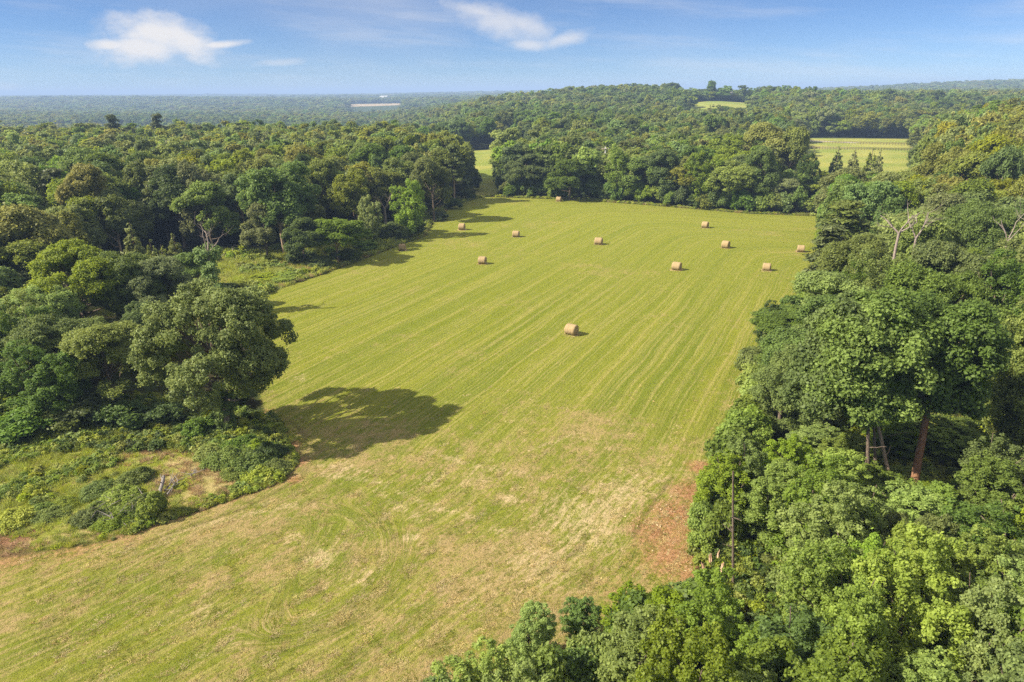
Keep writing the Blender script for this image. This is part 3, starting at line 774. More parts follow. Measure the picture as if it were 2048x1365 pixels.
CAND = []   # dict rows
ONE = lambda lo, hi: lo + (hi - lo) * rng.random()
SEEN = [(805, 495, 134), (800, 498, 134), (924, 456, 166), (255, 445, 111), (255, 470, 111), (297, 485, 107), (343, 475, 109), (320, 490, 103), (1640, 480, 97), (1665, 465, 97), (1438, 1150, 38), (1424, 1130, 39), (1434, 1165, 38), (1467, 960, 37), (1467, 1010, 37), (1467, 1060, 37), (1467, 1165, 36), (1828, 965, 48), (1780, 935, 48), (1741, 965, 47),
        (1601, 500, 140), (1590, 498, 140), (1533, 536, 124), (415, 470, 100), (415, 500, 100), (400, 450, 100), (430, 460, 100), (1790, 470, 92), (1800, 500, 92), (1786, 450, 92), (1835, 480, 92), (1830, 500, 92), (1845, 460, 92), (770, 400, 160), (770, 430, 160), (905, 370, 208), (905, 340, 208), (733, 455, 152), (733, 430, 152),
        (545, 480, 141), (522, 490, 136), (100, 440, 150), (310, 460, 152), (1211, 303, 236), (1211, 296, 236), (1640, 300, 212), (1679, 300, 218), (1712, 302, 214), (1750, 302, 216), (1790, 310, 260), (1650, 315, 300), (1695, 320, 300), (1735, 318, 300), (1800, 322, 300), (960, 345, 300), (965, 370, 260)]


def blocks(x, y, a, h):
    cx, cyy, w1 = PROJ((x, y, float(TZ(x, y)) + h * 0.55))
    if w1 < 4: return False
    rx = a * FPX / w1 * 0.95; ry = max(h * 0.46, a * .5) * FPX / w1
    for px, py, dd in SEEN:
        if y < dd - 1.0 and ((px - cx) / rx) ** 2 + ((py - cyy) / ry) ** 2 < 1: return True
    return False


YOUNGLINE = lambda x: 52 - 0.22 * (x - 13)
# young wood close to the camera
for x, y in grid(6, 56, 4.0, 0.95, 24):
    if x < -8 or y > YOUNGLINE(x) or not keep_out(np.array([[x, y]]), 0.7)[0]: continue
    hgt = ONE(6.5, 9.8) * (0.8 if y > 42 else 1.0) * (0.72 if x - y * 0.2 < 2 and y < 40 else 1)
    if blocks(x, y, 2.9, hgt):
        hgt *= 0.6
        if blocks(x, y, 2.2, hgt): continue
    CAND.append((x, y, ONE(2.5, 3.5), hgt, f'young{rng.integers(4)}', rng.choice(['sapling', 'lime', 'fresh', 'green'], p=[.60, .07, .18, .15]), 'young'))
PTS = []
pts = grid(34, 345, 6.6); m = keep_out(pts, 2.0); pts = pts[m]
ZONES = []
for x, y in pts:
    if x > -10 and y < YOUNGLINE(x) + 1.5: continue
    if x < -10 and y < 61: continue
    if x < 0 and y < 104 and x > -44 - (y - 61) * 0.34: continue
    az_ = x / y; right = x > 12 and y < 190
    if y < 105 and x < 0 and y < 96:                       # interior of the near clump
        a, h = ONE(3.4, 4.4), ONE(9, 12)
        if y < 66: h = ONE(5, 8)
        if y > 76: h = ONE(7.5, 10)
        zone = 'clump'
    elif right:
        e = -float(sdf(FIELD, np.array([x]), np.array([y]))[0])
        a = ONE(3.9, 5.4); h = ONE(12, 16.5) if e > 7 else ONE(6.5, 11)
        if y > 110: h = ONE(14, 17.5)
        if x > 95 and y > 120: h += ONE(1, 4)
        if e < a - 0.6: continue
        zone = 'right'
    elif az_ < -0.02:
        e = -float(sdf(CLEARING, np.array([x]), np.array([y]))[0])
        a = ONE(4.2, 6.0); h = ONE(14.5, 19) if e > 8 else ONE(11, 16)
        if y > 250: h = ONE(15, 18.5)
        zone = 'left'
    else:
        a = ONE(4.2, 6.0); h = ONE(11, 15.5)
        if y < 245 and x < 90: h = ONE(11, 17)
        if 0.385 < az_ < 0.60 and y > 165: h = ONE(7.5, 10.5) if y > 185 else ONE(11, 13.5)
        if az_ >= 0.60: h = ONE(16, 21)
        zone = 'far'
    if 0.375 < az_ < 0.60 and y > 105: h = min(h, 30.0 - 0.105 * y); a = min(a, h * .5)
    if blocks(x, y, a, h):
        h *= 0.7; a *= 0.85
        if blocks(x, y, a, h): continue
    d = math.hypot(x, y)
    lod = 'near%d' % rng.integers(4) if d < 112 else 'mid%d' % rng.integers(5) if d < 215 else 'far%d' % rng.integers(5)
    if zone == 'right': pr = [.12, .40, .12, .20, .10, .06]
    elif zone == 'clump': pr = [.3, .3, .2, .2, 0, 0]
    elif zone == 'left': pr = [.42, .24, .10, .10, .05, .09]
    else: pr = [.26, .34, .12, .06, .16, .06]
    if az_ > 0.55 and y > 120: pr = [.3, .2, .04, .06, .05, .35]
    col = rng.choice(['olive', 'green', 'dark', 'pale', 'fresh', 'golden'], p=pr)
    CAND.append((x, y, a, h, lod, col, zone))

# which of them show, and where: a coarse front-to-back coverage of the picture
GW, GH = 512, 342
cover_id = np.full((GH, GW), -1, int)
allc = [(k[2], k[3], k[4], k[5], -1 - i) for i, k in enumerate(KEEP)] + [(c[0], c[1], c[2], c[3], i) for i, c in enumerate(CAND)]
allc.sort(key=lambda q: math.hypot(q[0], q[1]))
yy_, xx_ = np.mgrid[0:GH, 0:GW]
for (x, y, a, h, i) in allc:
    z0 = float(TZ(x, y))
    cx, cyy, w1 = PROJ((x, y, z0 + h * 0.62))
    if w1 < 4: continue
    cx = cx / 2048 * GW; cyy = cyy / 1365 * GH
    rx = a * FPX / w1 / 2048 * GW * 0.95; ry = max(h * 0.38, a * .5) * FPX / w1 / 1365 * GH
    x0, x1 = int(max(cx - rx, 0)), int(min(cx + rx + 1, GW)); y0, y1 = int(max(cyy - ry, 0)), int(min(cyy + ry + 1, GH))
    if x0 >= x1 or y0 >= y1: continue
    sub = cover_id[y0:y1, x0:x1]
    mk = ((xx_[y0:y1, x0:x1] + .5 - cx) / rx) ** 2 + ((yy_[y0:y1, x0:x1] + .5 - cyy) / ry) ** 2 < 1
    sub[mk & (sub == -1)] = i if i >= 0 else i - 10
vis = {}
for i in range(len(CAND)):
    pass
flat = cover_id.ravel(); ids, inv, cnt = np.unique(flat, return_inverse=True, return_counts=True)
sx = np.bincount(inv, (np.arange(GW * GH) % GW).astype(float)); sy = np.bincount(inv, (np.arange(GW * GH) // GW).astype(float))
for k, i in enumerate(ids):
    if i >= 0: vis[int(i)] = (int(cnt[k]), sx[k] / cnt[k] / GW * 100, sy[k] / cnt[k] / GH * 100)
young = [i for i, c in enumerate(CAND) if c[6] == 'young' and i in vis and vis[i][0] >= 6]
others = sorted([i for i, c in enumerate(CAND) if c[6] != 'young' and i in vis and vis[i][0] >= 5], key=lambda i: -vis[i][0])
n_land = sum(1 for k in KEEP if k[0] == 'broadleaf_tree')
chosen = set(others[:292 - n_land])

U20 = 'zero one two three four five six seven eight nine ten eleven twelve thirteen fourteen fifteen sixteen seventeen eighteen nineteen'.split()
TENS = ['', '', 'twenty', 'thirty', 'forty', 'fifty', 'sixty', 'seventy', 'eighty', 'ninety']


def words(n):
    n = int(round(n))
    if n < 20: return U20[max(n, 0)]
    if n >= 100: return 'ninety-nine'
    return TENS[n // 10] + ('' if n % 10 == 0 else '-' + U20[n % 10])


WOOD = {'clump': 'in the near clump', 'right': 'in the right wood', 'left': 'in the left wood', 'far': 'in the far trees', 'young': 'in the young foreground wood'}
GROUP = {'clump': 'trees of the near clump', 'right': 'trees of the right hand wood', 'left': 'trees of the left hand wood', 'far': 'trees beyond the far end of the field', 'young': 'young trees in the foreground'}
used = set()
for (name, key, x, y, a, h, col, bark, label) in KEEP:
    put_tree(name, key, x, y, a, h, col, label, 'tree', bark=bark, group={'cedar_tree': 'cedars', 'pine_tree': 'pines'}.get(name))
for o in [o for o in sc.objects if o.name.startswith('oak_tree')]:
    gi_ = np.random.default_rng(91); zz_i = np.linspace(.2, 5.5, 70); lc = np.stack([gi_.normal(0, .42, 70), gi_.normal(0, .42, 70), zz_i], 1)
    V, Q, ti = fill_lobes(lc, np.full(70, .5), nrm(lc * np.array([1, 1, 0]) + 1e-3), .16, .8, gi_)
    ivm = link('ivy', mesh_np('ivy', V, Q, [LM['green']], {'tint': ti}), o)
rest = []
for i, c in enumerate(CAND):
    x, y, a, h, key, col, zone = c
    if i in chosen or i in young:
        _, ax, dn = vis[i]
        lab = f"{COLWORD[col]} tree {WOOD[zone]}, {words(ax)} percent across and {words(dn)} percent down"
        for dx, dy in ((0, 0), (1, 0), (0, 1), (-1, 0), (0, -1), (1, 1), (-1, -1), (1, -1), (-1, 1), (2, 0), (0, 2), (-2, 0)):
            l2 = f"{COLWORD[col]} tree {WOOD[zone]}, {words(ax + dx)} percent across and {words(dn + dy)} percent down"
            if l2 not in used: lab = l2; break
        used.add(lab)
        put_tree('young_tree' if zone == 'young' else 'broadleaf_tree', key, x, y, a, h, col, lab, 'tree', GROUP[zone], bark=rng.choice([BARK, BARK, PALEBARK]) if zone in ('left', 'right') else None)
    else: rest.append(c)

# ------------------------------------------------------------------ scattering (stuff) with geometry nodes
PROTO = bpy.data.collections.new('shapes_for_scatter')


def proto(nm, me, mat):
    m2 = me.copy(); m2.materials.clear(); m2.materials.append(mat)
    o = bpy.data.objects.new(nm, m2); return o


def scatter(name, pts, scales, rots, idx, objs, kind='stuff', **props):
    col = bpy.data.collections.new(name + '_shapes')
    for i, o in enumerate(objs):
        o.name = f'{name}_shape_{i:02d}'; col.objects.link(o)
    order = sorted(range(len(objs)), key=lambda i: objs[i].name)
    me = mesh_np(name, pts, np.zeros((0, 4)), (), {'sc': np.asarray(scales, float), 'rt': np.stack([0 * np.asarray(rots), 0 * np.asarray(rots), np.asarray(rots)], 1), 'ix': np.asarray(idx, np.int32)})
    ob = link(name, me, kind=kind, **props)
    ng = bpy.data.node_groups.new(name, 'GeometryNodeTree')
    ng.interface.new_socket('Geometry', in_out='INPUT', socket_type='NodeSocketGeometry')
    ng.interface.new_socket('Geometry', in_out='OUTPUT', socket_type='NodeSocketGeometry')
    N = ng.nodes; L = ng.links
    gi = N.new('NodeGroupInput'); go = N.new('NodeGroupOutput'); ip = N.new('GeometryNodeInstanceOnPoints')
    ci = N.new('GeometryNodeCollectionInfo'); ci.inputs['Collection'].default_value = col
    ci.inputs['Separate Children'].default_value = True; ci.inputs['Reset Children'].default_value = True
    mp = N.new('GeometryNodeMeshToPoints'); L.new(gi.outputs[0], mp.inputs[0]); L.new(mp.outputs[0], ip.inputs['Points'])
    L.new(ci.outputs[0], ip.inputs['Instance']); ip.inputs['Pick Instance'].default_value = True
    for nm, ty, sock in (('ix', 'INT', 'Instance Index'), ('rt', 'FLOAT_VECTOR', 'Rotation'), ('sc', 'FLOAT_VECTOR', 'Scale')):
        a = N.new('GeometryNodeInputNamedAttribute'); a.data_type = ty; a.inputs['Name'].default_value = nm
        o = [q for q in a.outputs if q.enabled][0]
        L.new(o, ip.inputs[sock])
    L.new(ip.outputs[0], go.inputs[0])
    md = ob.modifiers.new('scatter', 'NODES'); md.node_group = ng
    return ob


def near_tree_protos(prefix, cols):
    return [proto('p', SHAPES[f'{prefix}{i}'][1], LM[c]) for i in range(5) for c in cols]


FCOL = ['olive', 'green', 'dark', 'pale', 'fresh', 'golden']
# the less visible trees of the woods near by
if rest:
    rr = rest
    keyidx = {}
    objs = [];
    for pre in ('near', 'mid', 'far', 'young'):
        for i in range(4 if pre in ('near', 'young') else 5):
            for c in FCOL + (['sapling', 'lime'] if pre == 'young' else []): keyidx[(f'{pre}{i}', c)] = len(objs); objs.append(proto('p', SHAPES[f'{pre}{i}'][1], LM[c]))
    P = [(c[0], c[1], float(TZ(c[0], c[1]))) for c in rr]
    Sc = [(c[2] / SHAPES[c[4]][2], c[2] / SHAPES[c[4]][2], c[3] / SHAPES[c[4]][3]) for c in rr]
    scatter('wood_interior', P, Sc, rng.random(len(rr)) * 6.28, [keyidx[(c[4], c[5])] for c in rr], objs)

# far woods out to the horizon
P = []; Sc = []; Ix = []; fo = [proto('p', SHAPES[f'far{i}'][1], LM[c]) for i in range(5) for c in FCOL] + near_tree_protos('vast', FCOL)
for (y0, y1, s, aw, hlo, hhi, pre) in ((345, 640, 8.0, 5.6, 13, 18.5, 0), (640, 1500, 10.5, 7.0, 13, 18.5, 30), (1500, 3300, 21, 13.5, 13, 19, 30), (3300, 7500, 48, 30, 13, 20, 30)):
    p = grid(y0, y1, s, 0.80, 40); p = p[keep_out(p, 3.0)]
    x, y = p[:, 0], p[:, 1]; n = len(p)
    z = TZ(x, y)
    a = aw * rng.uniform(0.65, 1.35, n); h = rng.uniform(hlo, hhi, n) * rng.choice([1, 1, .8, 1.12, .6], n)
    az_ = x / y
    h = np.where((az_ > 0.385) & (az_ < 0.60) & (y < 470), h * 0.8, h)
    h = np.where((az_ > 0.225) & (az_ < 0.345) & (y > 805) & (y < 1100), h * 0.62, h)
    h = np.where((az_ > 0.225) & (az_ < 0.345) & (y > 480) & (y < 620), h * 0.6, h)
    patch = np.sin(x / 90 + 2) * np.sin(y / 130 + 1) + 0.6 * np.sin(x / 37 + y / 53) + rng.normal(0, .7, n)
    ci = np.clip(np.digitize(patch, [-1.2, 0.0, 0.75, 1.2, 1.7]), 0, 5)
    order = np.array([2, 1, 0, 3, 5, 4])            # dark, green, olive, pale, golden, fresh
    cc = order[ci]
    a0, h0 = (5.2, 17) if pre == 0 else (5.4, 17)
    P.append(np.stack([x, y, z], 1)); Sc.append(np.stack([a / a0, a / a0, h / h0], 1)); Ix.append(pre + rng.integers(0, 5, n) * 6 + cc)
P = np.concatenate(P); Sc = np.concatenate(Sc); Ix = np.concatenate(Ix)
scatter('distant_woodland', P, Sc, rng.random(len(P)) * 6.28, Ix, fo)
print('far trees', len(P), 'individual', len(chosen), 'young', len(young), 'rest', len(rest))


# ------------------------------------------------------------------ hay bales
def bale_material(kind):
    m = bpy.data.materials.new('hay_' + kind); m.use_nodes = True; t = NT(m.node_tree); pb = t.n['Principled BSDF']
    oc = t.new('ShaderNodeTexCoord').outputs['Object']; x, y, z = t.xyz(oc)[:3]
    if kind == 'wrap':
        n = t.noise(t.vec(t.mul(x, 9), t.mul(y, 1.2), t.mul(z, 1.2)), 3, 5, .7)
        c = t.mix(t.step(n, .3, .7), (0.20, 0.135, 0.065, 1), (0.42, 0.315, 0.16, 1))
        band = t.m('SINE', t.mul(x, 34)); c = t.mix(t.step(band, .55, 1.0, 0, .35), c, (0.48, 0.38, 0.22, 1))
    else:
        r = t.m('SQRT', t.add(t.mul(y, y), t.mul(z, z))); a = t.m('ARCTAN2', y, z)
        sp = t.m('SINE', t.add(t.mul(r, 48), a))
        n = t.noise(oc, 14, 4, .7)
        c = t.mix(t.step(t.add(t.mul(sp, .35), n), .2, .9), (0.22, 0.15, 0.08, 1), (0.50, 0.38, 0.21, 1))
    t.put(pb.inputs['Base Color'], c); pb.inputs['Roughness'].default_value = .95
    b = t.new('ShaderNodeBump'); t.put(b.inputs['Height'], n); b.inputs['Distance'].default_value = .05; t.l.new(b.outputs[0], pb.inputs['Normal'])
    return m


HAYW, HAYE = bale_material('wrap'), bale_material('end')
STRAWM = leaf_mat('loose_straw', (0.40, 0.29, 0.13), (0.62, 0.48, 0.26), 0.2)
LB, RB = 1.42, 0.78


def bale_meshes(seed):
    g = np.random.default_rng(seed)
    nA, nL = 40, 15
    an = np.linspace(0, 2 * np.pi, nA, endpoint=False); xs = np.linspace(-LB / 2, LB / 2, nL)
    A, Xx = np.meshgrid(an, xs)
    r = RB * (1 + 0.018 * np.sin(A * 3 + seed) + 0.012 * np.sin(Xx * 16 + seed)) + g.normal(0, .008, A.shape)
    edge_ = np.clip((np.abs(Xx) - LB / 2 + .09) / .09, 0, 1); r = r - .06 * edge_ ** 2
    zz_ = r * np.cos(A); zz_ = np.where(zz_ < -RB * .93, -RB * .93 - (zz_ + RB * .93) * -.2, zz_) + RB * .95
    V = np.stack([Xx, r * np.sin(A) * 1.03, zz_], -1)
    i = np.arange(nL - 1)[:, None] * nA; j = np.arange(nA)[None, :]; j2 = (j + 1) % nA
    Q = np.stack([i + j, i + j2, i + nA + j2, i + nA + j], -1).reshape(-1, 4)
    wrap = mesh_np('hay_wrap', V.reshape(-1, 3), Q, [HAYW], smooth=True)
    ends = []
    for sgn, row in ((-1, 0), (1, nL - 1)):
        rim = V[row]; c = rim.mean(0); vs = [rim]
        for f, dx in ((.7, -.02), (.35, .03), (.08, .01)):
            q = c + (rim - c) * f; q[:, 0] += sgn * dx + g.normal(0, .008, nA); vs.append(q)
        vs = np.concatenate(vs); Qe = []
        for k in range(3):
            o1, o2 = k * nA, (k + 1) * nA
            for jj in range(nA):
                a, b = o1 + jj, o1 + (jj + 1) % nA; c_, d = o2 + (jj + 1) % nA, o2 + jj
                Qe.append((a, b, c_, d) if sgn > 0 else (a, d, c_, b))
        base_ = 3 * nA
        for jj in range(0, nA // 2 - 1): Qe.append((base_ + jj, base_ + jj + 1, base_ + nA - 2 - jj, base_ + nA - 1 - jj))
        ends.append(mesh_np('end_face', vs, np.array(Qe), [HAYE], smooth=True))
    n = 900
    a = g.random(n) * 6.28; q = np.stack([g.uniform(-LB * .75, LB * .75, n), g.normal(0, .55, n), np.abs(g.normal(0.03, .03, n))], 1)
    V2, Q2 = leaf_quads(q, sph(g, n) * .4 + np.array([0, 0, 1.]), g.uniform(.03, .05, n), g, 5)
    straw_ = mesh_np('loose_straw', V2, Q2, [STRAWM], {'tint': np.repeat(g.random(n), 4)})
    return wrap, ends, straw_


BM = [bale_meshes(k) for k in range(4)]
BALES = [(1143, 671, 35, 'round hay bale nearest the camera, alone in the middle of the field'),
         (1353, 542, 33, 'round hay bale in the right half, left of the one nearest the wood'),
         (1533, 543, 30, 'sunlit hay bale in front of the wood, nearest of those on the right side'),
         (1451, 498, 38, 'hay bale midway between the farthest right one and the wood edge'),
         (1410, 458, 35, 'farthest hay bale on the right side of the field'),
         (1601, 506, 21, 'hay bale partly hidden under the overhanging pine at the wood edge'),
         (1197, 491, 22, 'hay bale standing alone in the centre far half of the field'),
         (1032, 476, 16, 'hay bale just outside the tree shade at the far left curve'),
         (965, 530, 16, 'hay bale in the sun nearest the left edge of the field'),
         (924, 462, 12, 'hay bale lying in the tree shade at the far left'),
         (805, 503, 4, 'hay bale at the very left edge, beside the tall grass fringe'),
         (1118, 405, 28, 'farthest hay bale of all, right in front of the hedge')]
for k, (px, py, al_, lab) in enumerate(BALES):
    x, y = F(px, py - 2)
    bs_ = 1 + 0.05 * math.sin(k * 2.3)
    t = thing('hay_bale', lab, 'hay bale', (x, y, -0.02), -R_(al_), (bs_ * (1 + .05 * math.cos(k)), bs_, bs_ * (.97 + .03 * math.sin(k * 5))), 'round hay bales on the mown field')
    wr, en, st = BM[k % 4]
    link('hay_wrap', wr, t); link('end_face', en[0], t); link('end_face', en[1], t); link('straw_fringe', st, t)


def where(x, y, z):
    px, py, _ = PROJ((x, y, z)); return px / 20.48, py / 13.65


def place_words(x, y, z):
    a, b = where(x, y, z); a = min(max(a, 0), 99); b = min(max(b, 0), 99)
    return a, b


usedb = set()


def bush(key, x, y, a, h, col, what, group, where_txt):
    ax, dn = place_words(x, y, float(TZ(x, y)) + h * .6)
    lab = None
    for dx, dy in ((0, 0), (1, 0), (0, 1), (-1, 0), (0, -1), (1, 1), (-1, -1), (2, 0), (-2, 0), (0, 2)):
        l2 = f"{what} {where_txt}, {words(ax + dx)} percent across and {words(dn + dy)} percent down"
        if l2 not in usedb: lab = l2; break
    usedb.add(lab or l2)
    return put_tree('shrub' if key.startswith('shrub') else 'bush', key, x, y, a, h, col, lab or l2, 'bush', group)


g5 = np.random.default_rng(55)
# hedge along the far edge of the field
fe = np.array(FAR_EDGE); seg = np.linalg.norm(np.diff(fe, axis=0), axis=1); tot = seg.sum(); cum = np.concatenate([[0], np.cumsum(seg)])
nrm2 = np.array([-(fe[-1] - fe[0])[1], (fe[-1] - fe[0])[0]]); nrm2 /= np.linalg.norm(nrm2)
HC = ['fresh', 'green', 'green', 'olive', 'dark']; HW = {'lime': 'lime green bush', 'fresh': 'bright green bush', 'green': 'mid green bush', 'olive': 'olive bush', 'dark': 'dark green bush', 'golden': 'yellow green bush', 'pale': 'pale bush', 'weed': 'yellowish bush'}
s_ = 2.0
while s_ < tot - 1:
    p = np.array([np.interp(s_, cum, fe[:, 0]), np.interp(s_, cum, fe[:, 1])]) + nrm2 * g5.uniform(2.0, 4.5)
    c = HC[g5.integers(5)]
    bush(f'shrub{g5.integers(2)}', p[0], p[1], g5.uniform(2.2, 3.5), g5.uniform(3.2, 6.2), c, HW[c], 'bushes along the far hedge', 'in the far hedge')
    s_ += g5.uniform(2.1, 3.1)
# low growth where the right hand wood meets the field
re_ = np.array(RIGHT_EDGE[::-1]); seg = np.linalg.norm(np.diff(re_, axis=0), axis=1); tot = seg.sum(); cum = np.concatenate([[0], np.cumsum(seg)])
s_ = 16.0
while s_ < tot - 6:
    px_ = np.interp(s_, cum, re_[:, 0]); py_ = np.interp(s_, cum, re_[:, 1])
    off = g5.uniform(0.7, 1.8); c = ['fresh', 'lime', 'green', 'fresh', 'olive'][g5.integers(5)]
    if py_ > 45 or py_ < 36:
        bush(f'bush{g5.integers(3)}' if py_ < 80 else f'shrub{g5.integers(2)}', px_ + off, py_ - off * .4, g5.uniform(1.3, 2.2), g5.uniform(2.2, 4.2), c, HW[c], 'bushes along the edge of the right hand wood', 'at the right wood edge')
    s_ += g5.uniform(2.0, 3.4)
# brambles and saplings of the weedy corner and the clearing
for px, py, a, h, c, wt in [(515, 905, 1.6, 1.0, 'lime', 'in the bramble mound'), (550, 940, 1.4, .8, 'fresh', 'in the bramble mound'), (470, 950, 1.4, .7, 'lime', 'in the bramble mound'), (440, 895, 1.5, .9, 'fresh', 'in the bramble mound'), (280, 1010, 1.2, .7, 'fresh', 'by the dead branches'), (255, 1030, 1.2, .6, 'lime', 'by the dead branches'), (210, 1015, 1.3, .6, 'fresh', 'by the dead branches'), (85, 1020, 1.0, .5, 'lime', 'in the weedy corner'), (130, 1010, 1.2, .5, 'lime', 'in the weedy corner'), (20, 985, 1.4, .6, 'lime', 'in the weedy corner'), (500, 930, 2.6, 1.1, 'fresh', 'in the bramble mound'), (455, 925, 2.0, 1.2, 'fresh', 'in the bramble mound'), (535, 915, 1.7, 1.3, 'dark', 'in the bramble mound'), (480, 895, 2.0, 0.9, 'green', 'in the bramble mound'),
                            (420, 910, 1.5, .9, 'weed', 'in the bramble mound'), (520, 955, 1.6, .8, 'weed', 'in the bramble mound'),
                            (310, 1035, .9, 2.0, 'lime', 'before the dead branches'), (240, 1000, 1.9, 0.8, 'fresh', 'by the dead branches'), (195, 985, 1.6, 0.7, 'green', 'by the dead branches'), (180, 1040, 1.4, 0.8, 'pale', 'by the dead branches'),
                            (225, 1050, 1.3, .7, 'fresh', 'by the dead branches'), (270, 960, 1.5, .9, 'fresh', 'by the dead branches'), (100, 1030, 1.5, .5, 'lime', 'in the weedy corner'), (30, 1045, 1.6, .9, 'weed', 'in the weedy corner'),
                            (60, 870, 2.6, 2.4, 'green', 'at the clump foot'), (15, 850, 2.4, 3.0, 'fresh', 'at the clump foot'), (120, 865, 2.0, 2.0, 'olive', 'at the clump foot'), (180, 850, 2.4, 2.6, 'dark', 'at the clump foot'), (250, 850, 2.2, 2.2, 'dark', 'at the clump foot'), (320, 845, 1.8, 1.6, 'dark', 'at the clump foot'),
                            (30, 800, 3.0, 4.0, 'fresh', 'at the clump foot'), (400, 870, 1.3, 1.5, 'green', 'under the lone oak'), (440, 850, 1.1, 1.4, 'green', 'under the lone oak'), (470, 815, 1.2, 1.6, 'dark', 'under the lone oak'),
                            (600, 530, 2.4, 2.6, 'dark', 'in the clearing'), (640, 535, 2.6, 1.8, 'green', 'in the clearing'), (690, 520, 2.8, 1.8, 'green', 'in the clearing'), (730, 500, 2.6, 1.8, 'green', 'in the clearing'), (570, 560, 2.4, 1.0, 'fresh', 'in the clearing'),
                            (530, 560, 2.4, .9, 'weed', 'in the clearing'), (790, 480, 2.8, 3.4, 'dark', 'in the clearing'), (830, 470, 2.4, 2.8, 'dark', 'in the clearing'), (765, 480, 2.0, 3.0, 'pale', 'in the clearing'), (480, 580, 2.6, 1.4, 'weed', 'in the clearing'), (445, 590, 2.4, 1.6, 'green', 'in the clearing'),
                            (880, 440, 2.4, 2.0, 'dark', 'at the wood corner'), (905, 418, 2.2, 2.6, 'dark', 'at the wood corner'), (935, 398, 2.4, 2.6, 'dark', 'at the wood corner'),
                            (1800, 985, 1.6, 1.8, 'fresh', 'in the shady hollow'), (1740, 1000, 1.8, 2.2, 'green', 'in the shady hollow'), (1860, 1010, 1.6, 1.6, 'fresh', 'in the shady hollow'), (1690, 985, 1.8, 2.6, 'green', 'in the shady hollow'),
                            (1405, 1060, 1.2, 2.2, 'fresh', 'by the red soil'), (1425, 1020, 1.3, 2.6, 'fresh', 'by the red soil'), (1400, 1105, .9, 1.5, 'fresh', 'by the red soil'), (1450, 1080, 1.3, 2.8, 'fresh', 'by the red soil')]:
    x, y = F(px, py)
    if wt in ('in the bramble mound', 'by the dead branches', 'in the weedy corner'): a *= .95; h *= 1.0
    low_ = wt in ('in the bramble mound', 'by the dead branches', 'in the weedy corner') and h < 1.4
    bush(f'bramble{g5.integers(3)}' if low_ else f'bush{g5.integers(3)}', x, y, a, h, c, {'lime': 'lime green bush'}.get(c, HW.get(c, 'bush')), 'bushes and brambles', wt)

# ------------------------------------------------------------------ dead wood, trunks, stumps
def wood_thing(name, label, cat, loc, paths, mat, group=None, part='trunk'):
    t = thing(name, label, cat, loc, group=group)
    v, q = tubes(paths, 8); link(part, mesh_np(part, v, q, [mat], smooth=True), t)
    return t


def branchy(g, p0, direction, length, r0, depth, out, spread=0.6):
    d = np.array(direction, float); d /= np.linalg.norm(d)
    n = 6; P = [np.array(p0, float)]
    for i in range(n):
        d = d + g.normal(0, .13, 3); d[2] += .03; d /= np.linalg.norm(d); P.append(P[-1] + d * length / n)
    out.append((np.array(P), np.linspace(r0, r0 * .38, n + 1)))
    if depth > 0:
        for k in range(g.integers(2, 4)):
            i = g.integers(2, n + 1); dd = d + g.normal(0, spread, 3); dd[2] = abs(dd[2]) * .7 + .15
            branchy(g, P[i], dd, length * g.uniform(.45, .75), r0 * .45 * (1.15 - .07 * i), depth - 1, out, spread)


def snag(px, py, dist, top_len, r, lab, seed, base_h=None, mat=DEADWOOD, lean=(0, 0), ivy=False, name='dead_tree'):
    """dead tree whose fork the photograph shows at that place"""
    x, y, z = D(px, py, dist); g = np.random.default_rng(seed); gz = float(TZ(x, y)); hf = z - gz
    out = [wobble_path((0, 0, -.3), (lean[0], lean[1], hf), 8, .12, r * 1.5, r, g)]
    top = out[0][0][-1]
    for k in range(3):
        an = k * 2.1 + g.random(); branchy(g, top, (math.cos(an) * .7, math.sin(an) * .4, 1.0), top_len * g.uniform(.7, 1.1), r * .75, 2, out, .5)
    t = wood_thing(name, lab, 'dead tree', (x, y, gz), out, mat)
    if ivy:
        lc = np.array([(g.normal(0, .7), g.normal(0, .7), zz0) for zz0 in np.linspace(.5, hf + .6, 46)]); lr_ = np.full(46, .75)
        V, Q, ti = fill_lobes(lc, lr_, nrm(lc * np.array([1, 1, 0]) + 1e-3), .22, .8, g)
        link('ivy', mesh_np('ivy', V, Q, [LM['green']], {'tint': ti}), t)
    return t


snag(415, 505, 100, 3.8, .15, 'dead ivy clad snag with bare reddish forked limbs by the clearing', 3, ivy=True)
snag(1796, 470, 92, 3.6, .17, 'bare white snag, straighter of the two above the right wood', 8)
snag(1832, 478, 91, 3.4, .13, 'bare white snag with crossed limbs, beside the straighter one', 12)
snag(770, 420, 160, 3.6, .16, 'thin leafless grey treetop at the clearing edge', 21)
snag(2020, 485, 88, 3.6, .10, 'dead tree with long bleached branches at the frame edge', 31)
# a bleached bough curving over the clearing
x0, y0 = F(500, 512)
g = np.random.default_rng(4)
bx = [F(442, 518), F(455, 514), F(466, 511), F(473, 505), F(479, 500)]
pts_ = np.array([[F(438, 520)[0], F(438, 520)[1], .2], [F(452, 514)[0], F(452, 514)[1], .6], [F(466, 511)[0], F(466, 511)[1], .9], [F(470, 507)[0], F(470, 507)[1], 1.7], [F(480, 509)[0], F(480, 509)[1], 2.0]])
o_ = pts_[0].copy(); o_[2] = 0
wood_thing('fallen_branch', 'curved bleached branch lying on the grass of the clearing', 'branch', tuple(o_), [(pts_ - o_, np.array([.16, .15, .13, .1, .05]))], DEADWOOD, part='bough')
